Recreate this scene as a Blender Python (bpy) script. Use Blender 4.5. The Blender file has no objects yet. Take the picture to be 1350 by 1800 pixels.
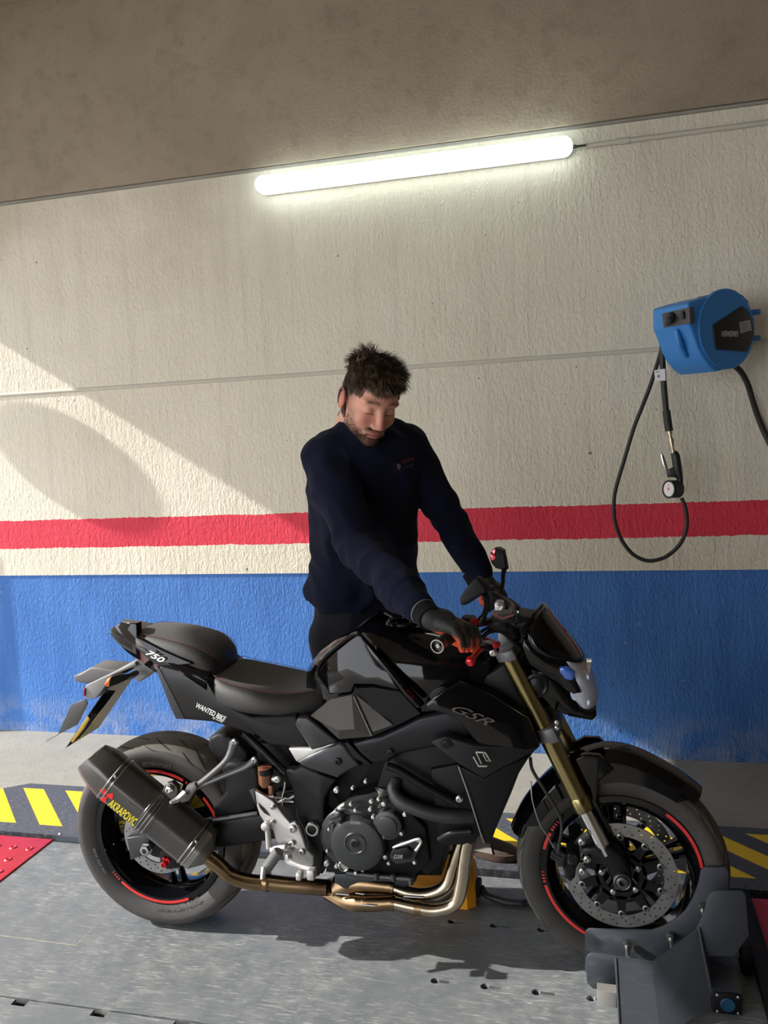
import bpy, bmesh, math, random
import numpy as np
from mathutils import Vector, Matrix, noise
random.seed(7)
S = bpy.context.scene
COL = S.collection
PI = math.pi

# ------------------------------------------------------------------ camera
FPX = 1493.476
CP = Vector((1.41988, -2.44957, 1.60220))
CF = Vector((-0.24687574, 0.96396721, -0.0990938))
CR = Vector((0.96871622, 0.2428255, -0.0512314))
CU = Vector((0.02532289, 0.10864157, 0.9937584))
cd = bpy.data.cameras.new('camera')
cd.sensor_fit = 'VERTICAL'; cd.sensor_height = 36.0; cd.sensor_width = 27.0
cd.lens = FPX * 36.0 / 1800.0
cd.clip_start = 0.05
co = bpy.data.objects.new('camera', cd); COL.objects.link(co)
m = Matrix((CR, CU, -CF)).transposed().to_4x4(); m.translation = CP
co.matrix_world = m
S.camera = co

# ------------------------------------------------------------------ light
SUN_D = Vector((1.0, 0.205, -0.642)).normalized()     # direction the sunlight travels
sl = bpy.data.lights.new('sun', 'SUN'); sl.energy = 8.2; sl.angle = math.radians(0.55); sl.color = (1.0, 0.955, 0.90)
so = bpy.data.objects.new('sun', sl); COL.objects.link(so)
so.rotation_euler = SUN_D.to_track_quat('-Z', 'Y').to_euler()
W = bpy.data.worlds.new('world'); S.world = W; W.use_nodes = True
wn = W.node_tree; bg = wn.nodes['Background']
bg.inputs[0].default_value = (0.93, 0.955, 1.0, 1); bg.inputs[1].default_value = 4.6
S.view_settings.view_transform = 'Standard'; S.view_settings.look = 'None'
S.view_settings.gamma = 1.0; S.view_settings.use_curve_mapping = False
S.view_settings.exposure = 0.0

# ------------------------------------------------------------------ measuring: photo views -> points on real planes
V = dict(p=(0,0,1),A=(80,1060,3.375),B=(120,1260,3.75),C=(350,1080,3.293),D=(340,1360,2.596),E=(700,960,3.553),
         F=(880,1260,3.214),G=(1000,1500,3.857),H=(520,590,3.158),I=(1050,490,3.53),J=(700,1160,5.192),
         K=(0,1250,3.273),L=(350,1600,1.929),M=(560,590,7.5),N=(700,1000,6.136),O=(540,1060,5.192),
         Q=(680,1260,6.75),R=(540,1360,6.136),S=(880,1040,6.75),T=(1150,500,6.75),U=(780,1420,7.5),
         W=(1020,1620,4.09),X=(420,1260,6.75))
def ray(v, x, y):
    a = V[v]; x = a[0] + x / a[2]; y = a[1] + y / a[2]
    return CF + CR * ((x - 675) / FPX) - CU * ((y - 900) / FPX)
def P(v, x, y, Y):                       # point of the plane y = Y
    d = ray(v, x, y); return CP + d * ((Y - CP.y) / d.y)
def PZ(v, x, y, Z=0.0):                  # point of the plane z = Z
    d = ray(v, x, y); return CP + d * ((Z - CP.z) / d.z)
def PP(v, Y, pts):
    return [P(v, q[0], q[1], q[2] if len(q) > 2 else Y) for q in pts]

# ------------------------------------------------------------------ materials
def _nodes(name):
    mt = bpy.data.materials.new(name); mt.use_nodes = True
    nt = mt.node_tree; b = nt.nodes['Principled BSDF']
    return mt, nt, b
def mat(name, col, rough=0.5, metal=0.0, coat=0.0, bump=0.0, bscale=200.0, spec=0.5, sheen=0.0, var=0.0, vscale=8.0, emis=None, estr=0.0, trans=0.0, bstretch=None, ior=1.5):
    mt, nt, b = _nodes(name)
    b.inputs['Base Color'].default_value = (*col, 1); b.inputs['Roughness'].default_value = rough
    b.inputs['Metallic'].default_value = metal; b.inputs['Coat Weight'].default_value = coat
    b.inputs['Coat Roughness'].default_value = 0.04; b.inputs['IOR'].default_value = ior
    b.inputs['Specular IOR Level'].default_value = spec; b.inputs['Sheen Weight'].default_value = sheen
    b.inputs['Transmission Weight'].default_value = trans
    if emis: b.inputs['Emission Color'].default_value = (*emis, 1); b.inputs['Emission Strength'].default_value = estr
    tc = nt.nodes.new('ShaderNodeTexCoord')
    src = tc.outputs['Object']
    if bstretch:
        mp = nt.nodes.new('ShaderNodeMapping'); mp.inputs['Scale'].default_value = bstretch
        nt.links.new(src, mp.inputs[0]); src = mp.outputs[0]
    if bump:
        n = nt.nodes.new('ShaderNodeTexNoise'); n.inputs['Scale'].default_value = bscale; n.inputs['Detail'].default_value = 3
        nt.links.new(src, n.inputs['Vector'])
        bp = nt.nodes.new('ShaderNodeBump'); bp.inputs['Strength'].default_value = bump; bp.inputs['Distance'].default_value = 0.002
        nt.links.new(n.outputs['Fac'], bp.inputs['Height']); nt.links.new(bp.outputs[0], b.inputs['Normal'])
    if var:
        n = nt.nodes.new('ShaderNodeTexNoise'); n.inputs['Scale'].default_value = vscale; n.inputs['Detail'].default_value = 6
        nt.links.new(src, n.inputs['Vector'])
        r = nt.nodes.new('ShaderNodeMapRange'); r.inputs[1].default_value = .3; r.inputs[2].default_value = .7
        r.inputs[3].default_value = 1 - var; r.inputs[4].default_value = 1 + var
        nt.links.new(n.outputs['Fac'], r.inputs[0])
        mx = nt.nodes.new('ShaderNodeVectorMath'); mx.operation = 'SCALE'; mx.inputs[0].default_value = col
        nt.links.new(r.outputs[0], mx.inputs['Scale']); nt.links.new(mx.outputs[0], b.inputs['Base Color'])
        r2 = nt.nodes.new('ShaderNodeMapRange'); r2.inputs[3].default_value = max(0, rough - var * .3); r2.inputs[4].default_value = min(1, rough + var * .3)
        nt.links.new(n.outputs['Fac'], r2.inputs[0]); nt.links.new(r2.outputs[0], b.inputs['Roughness'])
    return mt
def M_(nt, op, a, b=None, c=None, clamp=False):
    n = nt.nodes.new('ShaderNodeMath'); n.operation = op; n.use_clamp = clamp
    for i, v in enumerate((a, b, c)):
        if v is None: continue
        if isinstance(v, (int, float)): n.inputs[i].default_value = v
        else: nt.links.new(v, n.inputs[i])
    return n.outputs[0]
def NOI(nt, vec, scale, detail=4, rough=.5, dist=0):
    n = nt.nodes.new('ShaderNodeTexNoise'); n.inputs['Scale'].default_value = scale
    n.inputs['Detail'].default_value = detail; n.inputs['Roughness'].default_value = rough; n.inputs['Distortion'].default_value = dist
    nt.links.new(vec, n.inputs['Vector']); return n.outputs['Fac']
def MAPS(nt, vec, sc):
    n = nt.nodes.new('ShaderNodeMapping'); n.inputs['Scale'].default_value = sc; nt.links.new(vec, n.inputs[0]); return n.outputs[0]
def MIXC(nt, f, a, b):
    n = nt.nodes.new('ShaderNodeMix'); n.data_type = 'RGBA'
    if isinstance(f, (int, float)): n.inputs[0].default_value = f
    else: nt.links.new(f, n.inputs[0])
    for i, v in ((6, a), (7, b)):
        if isinstance(v, tuple): n.inputs[i].default_value = (*v[:3], 1)
        else: nt.links.new(v, n.inputs[i])
    return n.outputs[2]
def RNG(nt, v, a, b, c=0., d=1., smooth=False):
    n = nt.nodes.new('ShaderNodeMapRange'); nt.links.new(v, n.inputs[0])
    if smooth: n.interpolation_type = 'SMOOTHSTEP'
    for i, q in enumerate((a, b, c, d)): n.inputs[i + 1].default_value = q
    return n.outputs[0]
def GEO(nt):
    g = nt.nodes.new('ShaderNodeNewGeometry'); s = nt.nodes.new('ShaderNodeSeparateXYZ')
    nt.links.new(g.outputs['Position'], s.inputs[0]); return g.outputs['Position'], s.outputs
def BUMP(nt, b, h, strength, dist=.002):
    n = nt.nodes.new('ShaderNodeBump'); n.inputs['Strength'].default_value = strength; n.inputs['Distance'].default_value = dist
    nt.links.new(h, n.inputs['Height']); nt.links.new(n.outputs[0], b.inputs['Normal'])

# ------------------------------------------------------------------ mesh helpers
def obj(name, bm, mt, parent=None, smooth=35, mods=None):
    bmesh.ops.recalc_face_normals(bm, faces=bm.faces[:])
    me = bpy.data.meshes.new(name)
    lim = math.radians(smooth)
    for e in bm.edges:
        e.smooth = not (len(e.link_faces) == 2 and e.calc_face_angle(0) > lim)
    for f in bm.faces: f.smooth = smooth > 0
    bm.to_mesh(me); bm.free()
    for q in (mt if isinstance(mt, (list, tuple)) else [mt]): me.materials.append(q)
    o = bpy.data.objects.new(name, me); COL.objects.link(o)
    if parent:
        o.parent = parent
        o.matrix_parent_inverse = parent.matrix_world.inverted() if parent.matrix_world != Matrix.Identity(4) else Matrix.Identity(4)
    return o
def tag(o, label=None, cat=None, group=None, kind=None):
    if label: o['label'] = label
    if cat: o['category'] = cat
    if group: o['group'] = group
    if kind: o['kind'] = kind
    return o
def empty(name, loc):
    o = bpy.data.objects.new(name, None); COL.objects.link(o); o.location = loc
    o.matrix_world = Matrix.Translation(loc); o.empty_display_size = .1
    return o
def nb(): return bmesh.new()
def loft(bm, secs, closed=True, caps=True, mi=0):
    rows = [[bm.verts.new(p) for p in s] for s in secs]
    n = len(rows[0])
    for a, b in zip(rows[:-1], rows[1:]):
        for i in range(n if closed else n - 1):
            j = (i + 1) % n
            try: f = bm.faces.new((a[i], a[j], b[j], b[i])); f.material_index = mi
            except ValueError: pass
    if caps and closed:
        for r in (rows[0], rows[-1]):
            try: f = bm.faces.new(r); f.material_index = mi
            except ValueError: pass
    return rows
def frame(axis):
    a = Vector(axis).normalized(); t = Vector((0, 0, 1)) if abs(a.z) < .9 else Vector((1, 0, 0))
    u = a.cross(t).normalized(); w = a.cross(u).normalized(); return a, u, w
def lathe(bm, o, axis, prof, seg=32, mi=0, closed=False):
    a, u, w = frame(axis); o = Vector(o)
    rows = []
    for t, r in prof:
        rows.append([bm.verts.new(o + a * t + (u * math.cos(2*PI*k/seg) + w * math.sin(2*PI*k/seg)) * r) for k in range(seg)])
    pr = list(zip(rows[:-1], rows[1:]))
    if closed: pr.append((rows[-1], rows[0]))
    for A_, B_ in pr:
        for k in range(seg):
            j = (k + 1) % seg
            f = bm.faces.new((A_[k], A_[j], B_[j], B_[k])); f.material_index = mi
    if not closed:
        for r, q in ((rows[0], prof[0]), (rows[-1], prof[-1])):
            if q[1] > 1e-5: f = bm.faces.new(r); f.material_index = mi
    return rows
def cyl(bm, p0, p1, r, r1=None, seg=20, mi=0, bev=0.0):
    p0, p1 = Vector(p0), Vector(p1); L = (p1 - p0).length; r1 = r if r1 is None else r1
    if bev: prof = [(0, r - bev), (bev, r), (L - bev, r1), (L, r1 - bev)]
    else: prof = [(0, r), (L, r1)]
    lathe(bm, p0, p1 - p0, prof, seg, mi)
def smoothpath(pts, n=8):
    pts = [Vector(p) for p in pts]
    if len(pts) < 3: return pts
    q = [pts[0] * 2 - pts[1]] + pts + [pts[-1] * 2 - pts[-2]]
    out = []
    for i in range(1, len(q) - 2):
        a, b, c, d = q[i-1], q[i], q[i+1], q[i+2]
        for k in range(n):
            t = k / n
            out.append(0.5 * ((2*b) + (c - a)*t + (2*a - 5*b + 4*c - d)*t*t + (-a + 3*b - 3*c + d)*t**3))
    out.append(pts[-1]); return out
def tube(bm, pts, r, seg=12, mi=0, n=8, flat=None, sm=True):
    """r: radius or list of radii at the given points"""
    k0 = len(pts)
    path = smoothpath(pts, n) if sm else [Vector(p) for p in pts]
    if isinstance(r, (int, float)): rr = [r] * len(path)
    else:
        rr = []
        for i in range(len(path)):
            t = i / (len(path) - 1) * (k0 - 1); a = min(int(t), k0 - 2); rr.append(r[a] + (r[a+1] - r[a]) * (t - a))
    up = None; secs = []
    for i, p in enumerate(path):
        t = (path[min(i+1, len(path)-1)] - path[max(i-1, 0)])
        t = t.normalized() if t.length > 1e-9 else Vector((0, 0, 1))
        if up is None: _, up, _ = frame(t)
        u = (up - t * up.dot(t)).normalized(); w = t.cross(u); up = u
        fu = 1 if not flat else flat
        secs.append([p + (u * math.cos(2*PI*k/seg) * rr[i] + w * math.sin(2*PI*k/seg) * rr[i] * fu) for k in range(seg)])
    loft(bm, secs, True, True, mi)
def box(bm, c, s, rot=None, mi=0, bev=0.0):
    c = Vector(c); m = Matrix.Translation(c)
    if rot is not None: m = m @ rot.to_4x4()
    r = bmesh.ops.create_cube(bm, size=1.0, matrix=m @ Matrix.Diagonal((*s, 1)))
    fs = {f for v in r['verts'] for f in v.link_faces}
    for f in fs: f.material_index = mi
    if bev:
        es = list({e for v in r['verts'] for e in v.link_edges})
        bmesh.ops.bevel(bm, geom=es, offset=bev, segments=2, profile=.5, affect='EDGES', clamp_overlap=True)
def prism(bm, pts, off, bev=0.0, mi=0, seg=2, shrink=None):
    """closed outline extruded by the vector off"""
    off = Vector(off); t = bm if not bev else bmesh.new()
    a = [t.verts.new(p) for p in pts]; b = [t.verts.new(Vector(p) + off) for p in pts]
    fa = t.faces.new(a); fb = t.faces.new(list(reversed(b)))
    n = len(a); fs = [fa, fb]
    for i in range(n):
        j = (i + 1) % n; fs.append(t.faces.new((a[j], a[i], b[i], b[j])))
    for f in fs: f.material_index = mi
    if bev:
        bmesh.ops.recalc_face_normals(t, faces=t.faces[:])
        bmesh.ops.bevel(t, geom=[e for e in fa.edges] , offset=bev, segments=seg, profile=.5, affect='EDGES', clamp_overlap=True)
        for f in t.faces: f.material_index = mi
        me = bpy.data.meshes.new('tmp'); t.to_mesh(me); t.free(); bm.from_mesh(me); bpy.data.meshes.remove(me)
def panel(name, pts, th, mt, parent, bev=.006, mirror=False, seg=3, smooth=50):
    """a moulded panel: front outline pts (own y each), thickness th inwards (+y), rounded rim"""
    bm = nb(); prism(bm, pts, (0, th, 0), bev, seg=seg)
    o = obj(name, bm, mt, parent, smooth)
    if mirror:
        bm = nb(); prism(bm, [Vector((p.x, -p.y, p.z)) for p in pts], (0, -th, 0), bev, seg=seg)
        obj(name, bm, mt, parent, smooth)
    return o
def text_mesh(bm, body, size, origin, xdir, ydir, depth=.0006, shear=0.0, mi=0, stretch=1.0, bold=0.0):
    cu = bpy.data.curves.new('t', 'FONT'); cu.body = body; cu.size = size; cu.extrude = depth / 2; cu.shear = shear
    cu.offset = bold; cu.resolution_u = 3
    to = bpy.data.objects.new('t', cu); COL.objects.link(to)
    bpy.context.view_layer.update()
    me = bpy.data.meshes.new_from_object(to.evaluated_get(bpy.context.evaluated_depsgraph_get()))
    bpy.data.objects.remove(to); bpy.data.curves.remove(cu)
    xd = Vector(xdir).normalized(); yd = Vector(ydir); yd = (yd - xd * yd.dot(xd)).normalized(); zd = xd.cross(yd)
    M4 = Matrix((xd * stretch, yd, zd)).transposed().to_4x4(); M4.translation = Vector(origin)
    me.transform(M4)
    n0 = len(bm.faces); bm.from_mesh(me); bpy.data.meshes.remove(me)
    bm.faces.ensure_lookup_table()
    for f in bm.faces[n0:]: f.material_index = mi
def text_width(body, size, shear=0.0):
    cu = bpy.data.curves.new('t', 'FONT'); cu.body = body; cu.size = size
    to = bpy.data.objects.new('t', cu); COL.objects.link(to); bpy.context.view_layer.update()
    w = to.dimensions.x; bpy.data.objects.remove(to); bpy.data.curves.remove(cu); return w
def bolt(bm, p, ax=(0, -1, 0), r=.007, h=.006, mi=0):
    lathe(bm, p, ax, [(-.002, r*1.15), (h*.4, r*1.15), (h*.4, r), (h*.85, r), (h, r*.75), (h, r*.45), (h*.5, r*.4), (h*.5, 0.0001)], 12, mi)

K_ = {}
K_['gloss'] = mat('black_gloss_paint', (.003, .003, .004), .06, coat=.12, spec=.30)
K_['matte'] = mat('matte_black_plastic', (.008, .008, .009), .48, bump=.25, bscale=900, spec=.22)
K_['satin'] = mat('satin_black_metal', (.006, .006, .007), .36, spec=.25)
K_['graph'] = mat('graphite_metallic_plastic', (.050, .051, .056), .36, metal=.5, spec=.3)
K_['grey'] = mat('light_grey_plastic', (.20, .20, .20), .5)
K_['rubber'] = mat('tyre_rubber', (.040, .037, .034), .68, bump=.3, bscale=500, var=.25, vscale=14)
K_['tread'] = mat('worn_sunlit_tread', (.115, .102, .086), .8, bump=.4, bscale=700, var=.2, vscale=12)  # dusty worn tan, with the sunlight on the tread also put into the colour
K_['groove'] = mat('tread_groove', (.006, .006, .006), .9)
K_['rub2'] = mat('smooth_rubber', (.016, .016, .016), .55)
K_['leather'] = mat('seat_vinyl', (.024, .023, .022), .5, bump=.35, bscale=1200)
K_['suede'] = mat('seat_top_suede', (.050, .045, .041), .8, bump=.5, bscale=1500, sheen=.1)
K_['stitch'] = mat('red_stitching', (.13, .014, .02), .6)
K_['chrome'] = mat('chrome', (.75, .75, .76), .12, metal=1)
K_['steel'] = mat('brushed_steel', (.45, .44, .43), .30, metal=1, var=.12, vscale=30)
K_['alu'] = mat('cast_aluminium', (.52, .51, .50), .42, metal=.75, bump=.15, bscale=700)
K_['gold'] = mat('gold_anodised_fork', (.31, .26, .125), .27, metal=1)
K_['pipe'] = mat('heat_tinted_steel', (.42, .36, .27), .24, metal=1, var=.3, vscale=9)
K_['pipeb'] = mat('browned_titanium', (.23, .155, .085), .28, metal=1, var=.35, vscale=10)
K_['red'] = mat('red_anodised', (.55, .012, .02), .28, metal=.4)
K_['redp'] = mat('red_rim_tape', (.60, .030, .026), .42)
K_['eng'] = mat('engine_cover_grey', (.036, .038, .040), .33, metal=.35, bump=.12, bscale=900)
K_['engd'] = mat('engine_black', (.006, .006, .007), .5, spec=.2)
K_['white'] = mat('white_print', (.80, .80, .80), .5)
K_['greyt'] = mat('dull_grey_print', (.16, .13, .11), .5)
K_['yellow'] = mat('yellow_print', (.85, .70, .01), .5)
K_['redt'] = mat('red_print', (.75, .01, .01), .5)
K_['orange'] = mat('orange_lens', (.8, .18, .02), .25)
K_['disc'] = mat('brake_disc_steel', (.30, .295, .29), .36, metal=1, var=.15, vscale=40)
K_['glass'] = mat('clear_lens', (.90, .94, 1.0), .05, trans=.62, ior=1.35)
K_['reflector'] = mat('lamp_reflector', (.75, .80, .88), .16, metal=1)
def carbon():
    mt, nt, b = _nodes('carbon_weave')
    tc = nt.nodes.new('ShaderNodeTexCoord')
    mp = nt.nodes.new('ShaderNodeMapping'); mp.inputs['Rotation'].default_value = (0, math.radians(42), 0)
    nt.links.new(tc.outputs['Object'], mp.inputs[0])
    ck = nt.nodes.new('ShaderNodeTexChecker'); ck.inputs['Scale'].default_value = 420
    nt.links.new(mp.outputs[0], ck.inputs['Vector'])
    nt.links.new(MIXC(nt, ck.outputs['Fac'], (.035, .033, .031), (.085, .08, .074)), b.inputs['Base Color'])
    b.inputs['Metallic'].default_value = .5; b.inputs['Roughness'].default_value = .33; b.inputs['Coat Weight'].default_value = .6
    b.inputs['Coat Roughness'].default_value = .12
    return mt
K_['carbon'] = carbon()
# ================================================================== the place
YW = 1.58
Z_BEAM = 2.885; Z_SEAM = 1.884; Z_R1 = 1.194; Z_R0 = 1.038; Z_B = .885
def wall_mat():
    mt, nt, b = _nodes('painted_stucco')
    pos, s = GEO(nt)
    wob = M_(nt, 'MULTIPLY', M_(nt, 'SUBTRACT', NOI(nt, pos, 60, 3), .5), .016)
    wob2 = M_(nt, 'MULTIPLY', M_(nt, 'SUBTRACT', NOI(nt, MAPS(nt, pos, (1, 1, .2)), 2.5, 2), .5), .02)
    z = M_(nt, 'ADD', M_(nt, 'ADD', s[2], wob), wob2)
    big = NOI(nt, pos, 1.3, 5, .6)
    st = NOI(nt, MAPS(nt, pos, (22, 1, 1.2)), 1.0, 4, .6)
    white = MIXC(nt, RNG(nt, big, .35, .7), (.69, .645, .535), (.61, .57, .455))
    white = MIXC(nt, M_(nt, 'MULTIPLY', RNG(nt, st, .5, .75), .25), white, (.40, .37, .32))
    # brown tinge near the beam, at the left
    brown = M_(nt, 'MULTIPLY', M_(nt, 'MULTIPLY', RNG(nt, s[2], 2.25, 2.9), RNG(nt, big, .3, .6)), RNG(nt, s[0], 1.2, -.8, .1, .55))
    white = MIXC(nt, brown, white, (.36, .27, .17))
    red = MIXC(nt, RNG(nt, big, .3, .7), (.56, .025, .055), (.66, .04, .07))
    blue = MIXC(nt, RNG(nt, NOI(nt, MAPS(nt, pos, (3, 1, .7)), 3, 5), .3, .7), (.036, .135, .41), (.055, .18, .50))
    # chips and salt marks low down in the blue
    spots = M_(nt, 'MULTIPLY', RNG(nt, NOI(nt, pos, 26, 3, .6), .68, .74), RNG(nt, NOI(nt, pos, 2.1, 3), .5, .66))
    low = RNG(nt, s[2], .22, .0)
    lowm = M_(nt, 'MULTIPLY', low, RNG(nt, NOI(nt, pos, 5.5, 5, .7), .42, .62))
    blue = MIXC(nt, M_(nt, 'MAXIMUM', M_(nt, 'MULTIPLY', spots, .8), M_(nt, 'MULTIPLY', lowm, .55)), blue, (.38, .39, .42))
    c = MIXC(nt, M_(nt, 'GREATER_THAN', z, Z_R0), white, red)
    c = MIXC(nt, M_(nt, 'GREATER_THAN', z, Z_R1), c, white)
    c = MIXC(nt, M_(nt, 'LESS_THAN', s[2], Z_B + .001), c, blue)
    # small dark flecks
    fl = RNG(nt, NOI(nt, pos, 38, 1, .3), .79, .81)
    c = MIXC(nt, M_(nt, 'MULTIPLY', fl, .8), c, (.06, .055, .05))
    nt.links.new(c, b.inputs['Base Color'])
    b.inputs['Roughness'].default_value = .62
    b.inputs['Specular IOR Level'].default_value = .35
    h1 = NOI(nt, MAPS(nt, pos, (1, 1, .55)), 75, 4, .55, .6); h2 = NOI(nt, MAPS(nt, pos, (8, 1, .8)), 5, 3)
    h = M_(nt, 'ADD', h1, M_(nt, 'MULTIPLY', h2, .5))
    BUMP(nt, b, h, .85, .007)
    return mt
def concrete(name, c1, c2, c3, bs=.5, scale=3.0, rough=.8):
    mt, nt, b = _nodes(name); pos, s = GEO(nt)
    n1 = NOI(nt, pos, scale, 7, .62); n2 = NOI(nt, pos, scale * 9, 5, .6)
    c = MIXC(nt, RNG(nt, n1, .3, .7), c1, c2); c = MIXC(nt, M_(nt, 'MULTIPLY', RNG(nt, n2, .5, .75), .5), c, c3)
    nt.links.new(c, b.inputs['Base Color']); b.inputs['Roughness'].default_value = rough
    BUMP(nt, b, M_(nt, 'ADD', NOI(nt, pos, 70, 4), M_(nt, 'MULTIPLY', n2, .6)), bs, .004)
    return mt
def steel_paint(name, base, scr, amt=.6, rough=.42, red=False):
    mt, nt, b = _nodes(name); pos, s = GEO(nt)
    mask = RNG(nt, NOI(nt, pos, 2.3, 5, .6), .30, .62)
    fac = None
    for ang, sc in ((.3, 26), (-.15, 34), (.9, 22), (-.8, 30), (1.9, 18)):
        mp = nt.nodes.new('ShaderNodeMapping'); mp.inputs['Rotation'].default_value = (0, 0, ang); mp.inputs['Scale'].default_value = (.35, 4.2, 1)
        nt.links.new(pos, mp.inputs[0])
        f = RNG(nt, NOI(nt, mp.outputs[0], sc * 1.5, 3, .55, .6), .62, .70)
        fac = f if fac is None else M_(nt, 'MAXIMUM', fac, f)
    fac = M_(nt, 'MULTIPLY', fac, mask)
    blot = RNG(nt, NOI(nt, pos, 14, 8, .72), .42, .75)
    fac = M_(nt, 'MULTIPLY', M_(nt, 'ADD', M_(nt, 'MULTIPLY', fac, .8), M_(nt, 'MULTIPLY', M_(nt, 'MULTIPLY', blot, mask), .45)), amt, clamp=True)
    c = MIXC(nt, fac, base, scr)
    nt.links.new(c, b.inputs['Base Color']); nt.links.new(RNG(nt, NOI(nt, pos, 6, 5), .3, .7, rough - .1, rough + .14), b.inputs['Roughness'])
    BUMP(nt, b, NOI(nt, pos, 160, 3), .12, .002)
    return mt
def stripe_mat():
    mt, nt, b = _nodes('hazard_stripes'); pos, s = GEO(nt)
    u = M_(nt, 'DIVIDE', M_(nt, 'ADD', M_(nt, 'ADD', s[0], s[1]), .392), .2265)     # 45 degree bands, period 0.2265
    band = M_(nt, 'LESS_THAN', M_(nt, 'FRACT', M_(nt, 'ADD', u, 100.0)), .49)
    inb = M_(nt, 'MULTIPLY', M_(nt, 'GREATER_THAN', s[1], .53), M_(nt, 'LESS_THAN', s[1], .858))
    n = NOI(nt, pos, 40, 6, .7); st = NOI(nt, MAPS(nt, pos, (1, 5, 1)), 40, 5, .7)
    dark = MIXC(nt, M_(nt, 'MULTIPLY', RNG(nt, st, .48, .7), .75), (.050, .055, .068), (.22, .215, .21))
    yel = MIXC(nt, M_(nt, 'MULTIPLY', RNG(nt, n, .62, .8), .5), (.78, .52, .012), (.45, .30, .05))
    c = MIXC(nt, M_(nt, 'MULTIPLY', band, inb), dark, yel)
    nt.links.new(c, b.inputs['Base Color']); b.inputs['Roughness'].default_value = .5
    BUMP(nt, b, n, .15, .002)
    return mt
K_['wall'] = wall_mat()
K_['beam'] = concrete('raw_concrete_beam', (.25, .205, .15), (.35, .29, .215), (.17, .14, .10), .7, 1.6, .85)
K_['floor'] = concrete('concrete_floor', (.24, .228, .195), (.31, .295, .255), (.19, .18, .152), .35, 2.4, .7)
K_['plate'] = steel_paint('slate_steel_paint', (.125, .138, .148), (.46, .455, .41), .75)
K_['plate2'] = steel_paint('slate_steel_paint_clean', (.055, .064, .080), (.20, .20, .20), .25, .38)
K_['redplate'] = steel_paint('red_steel_paint', (.50, .018, .035), (.65, .14, .14), .5, .4)
K_['stripe'] = stripe_mat()
K_['pit'] = mat('dark_void', (.004, .004, .005), .8)
K_['trimw'] = mat('cream_paint', (.50, .47, .40), .6, bump=.4, bscale=80)

def struct(name, bm, m, smooth=30): return tag(obj(name, bm, m, None, smooth), kind='structure')
bm = nb(); box(bm, (1.5, YW + .13, (Z_B + Z_BEAM) / 2), (11, .26, Z_BEAM - Z_B + .2 - .2)); struct('wall_back', bm, K_['wall'])
bm = nb(); box(bm, (1.5, YW + .136, Z_B / 2 - .05), (11, .26, Z_B + .1)); struct('wall_back_lower', bm, K_['wall'])
bm = nb(); box(bm, (1.5, YW + .11, (Z_BEAM + 3.85) / 2 + .004), (11, .26, 3.85 - Z_BEAM), bev=.006); struct('trim_1', bm, K_['beam'])
# raised joint bead running along the wall
bm = nb(); tube(bm, [(-4, YW + .002, Z_SEAM), (0, YW + .002, Z_SEAM - .002), (3, YW + .002, Z_SEAM + .002), (7, YW + .002, Z_SEAM)], .011, 10)
struct('trim_2', bm, K_['trimw'])
bm = nb(); box(bm, (1.5, YW - .003, Z_BEAM - .006), (11, .022, .012)); struct('trim_3', bm, K_['floor'])
# ceiling, far walls and the header over the open side
bm = nb(); box(bm, (2.0, -2.6, 3.95), (11, 8.9, .2)); struct('ceiling', bm, K_['beam'])
# sunlight comes under this header: its lower edge lies in the plane of the shade line on the back wall
a_ = P('p', 0, 605, YW); b_ = P('p', 1090, 1300, YW)
SL = SUN_D.z / SUN_D.x
XH = -3.0; ZH = a_.z + .01 + SL * (XH - a_.x)
bm = nb(); box(bm, (XH + .06, -2.6, (ZH + 3.9) / 2), (.12, 8.9, 3.9 - ZH)); struct('wall_left', bm, K_['trimw'])
bm = nb(); box(bm, (-9.2, 2.0, 2.0), (.4, 11.0, 4.2)); struct('wall_added_sky_block', bm, K_['beam'])  # unseen wall added outside to block low sky light from the left
bm = nb(); box(bm, (6.6, -2.6, 1.9), (.2, 8.9, 4.0)); struct('wall_right', bm, K_['beam'])
K_['wallf'] = concrete('dark_far_wall', (.10, .085, .07), (.14, .12, .10), (.07, .06, .05), .4, 1.6, .85)
bm = nb(); box(bm, (3.3, -6.9, 1.9), (6.6, .2, 4.0)); box(bm, (-1.5, -6.9, 3.55), (3.0, .2, .7)); struct('wall_front', bm, K_['wallf'])
# floor around and behind the lift
bm = nb()
ZF = -.012
def floor_rect(x0, x1, y0, y1, z=ZF, t=.2): box(bm, ((x0+x1)/2, (y0+y1)/2, z - t/2), (x1-x0, y1-y0, t))
floor_rect(-9, 9, .60, 1.9); floor_rect(-9, 9, -9, -1.1); floor_rect(-9, -2.2, -1.1, .60); floor_rect(3.0, 9, -1.1, .60)
struct('floor', bm, K_['floor'])
# pit under the lift
bm = nb(); box(bm, (.4, -.25, -.26), (5.4, 1.9, .1)); struct('floor_pit', bm, K_['pit'])

# steel deck around the lift (hazard striped border at the far side)
LIFT = None
def slab(bm, pts, t=.012, mi=0, bev=.0):
    prism(bm, [Vector((x, y, 0 if len(q) == 0 else q[0])) for x, y, *q in pts], (0, 0, -t), bev, mi)
bm = nb(); slab(bm, [(-1.9, .30), (-1.9, .455), (-1.25, .909), (3.0, .909), (3.0, .455), (-1.78, .455), (-1.78, .30)], .05)
o = obj('striped_deck_plate', bm, K_['stripe']); tag(o, 'black and yellow hazard striped steel border plate between the lift and the concrete floor', 'floor plate')
bm = nb(); box(bm, (.55, .424, .008), (2.62, .010, .036)); box(bm, (.2, .500, .012), (2.0, .006, .03))
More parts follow.
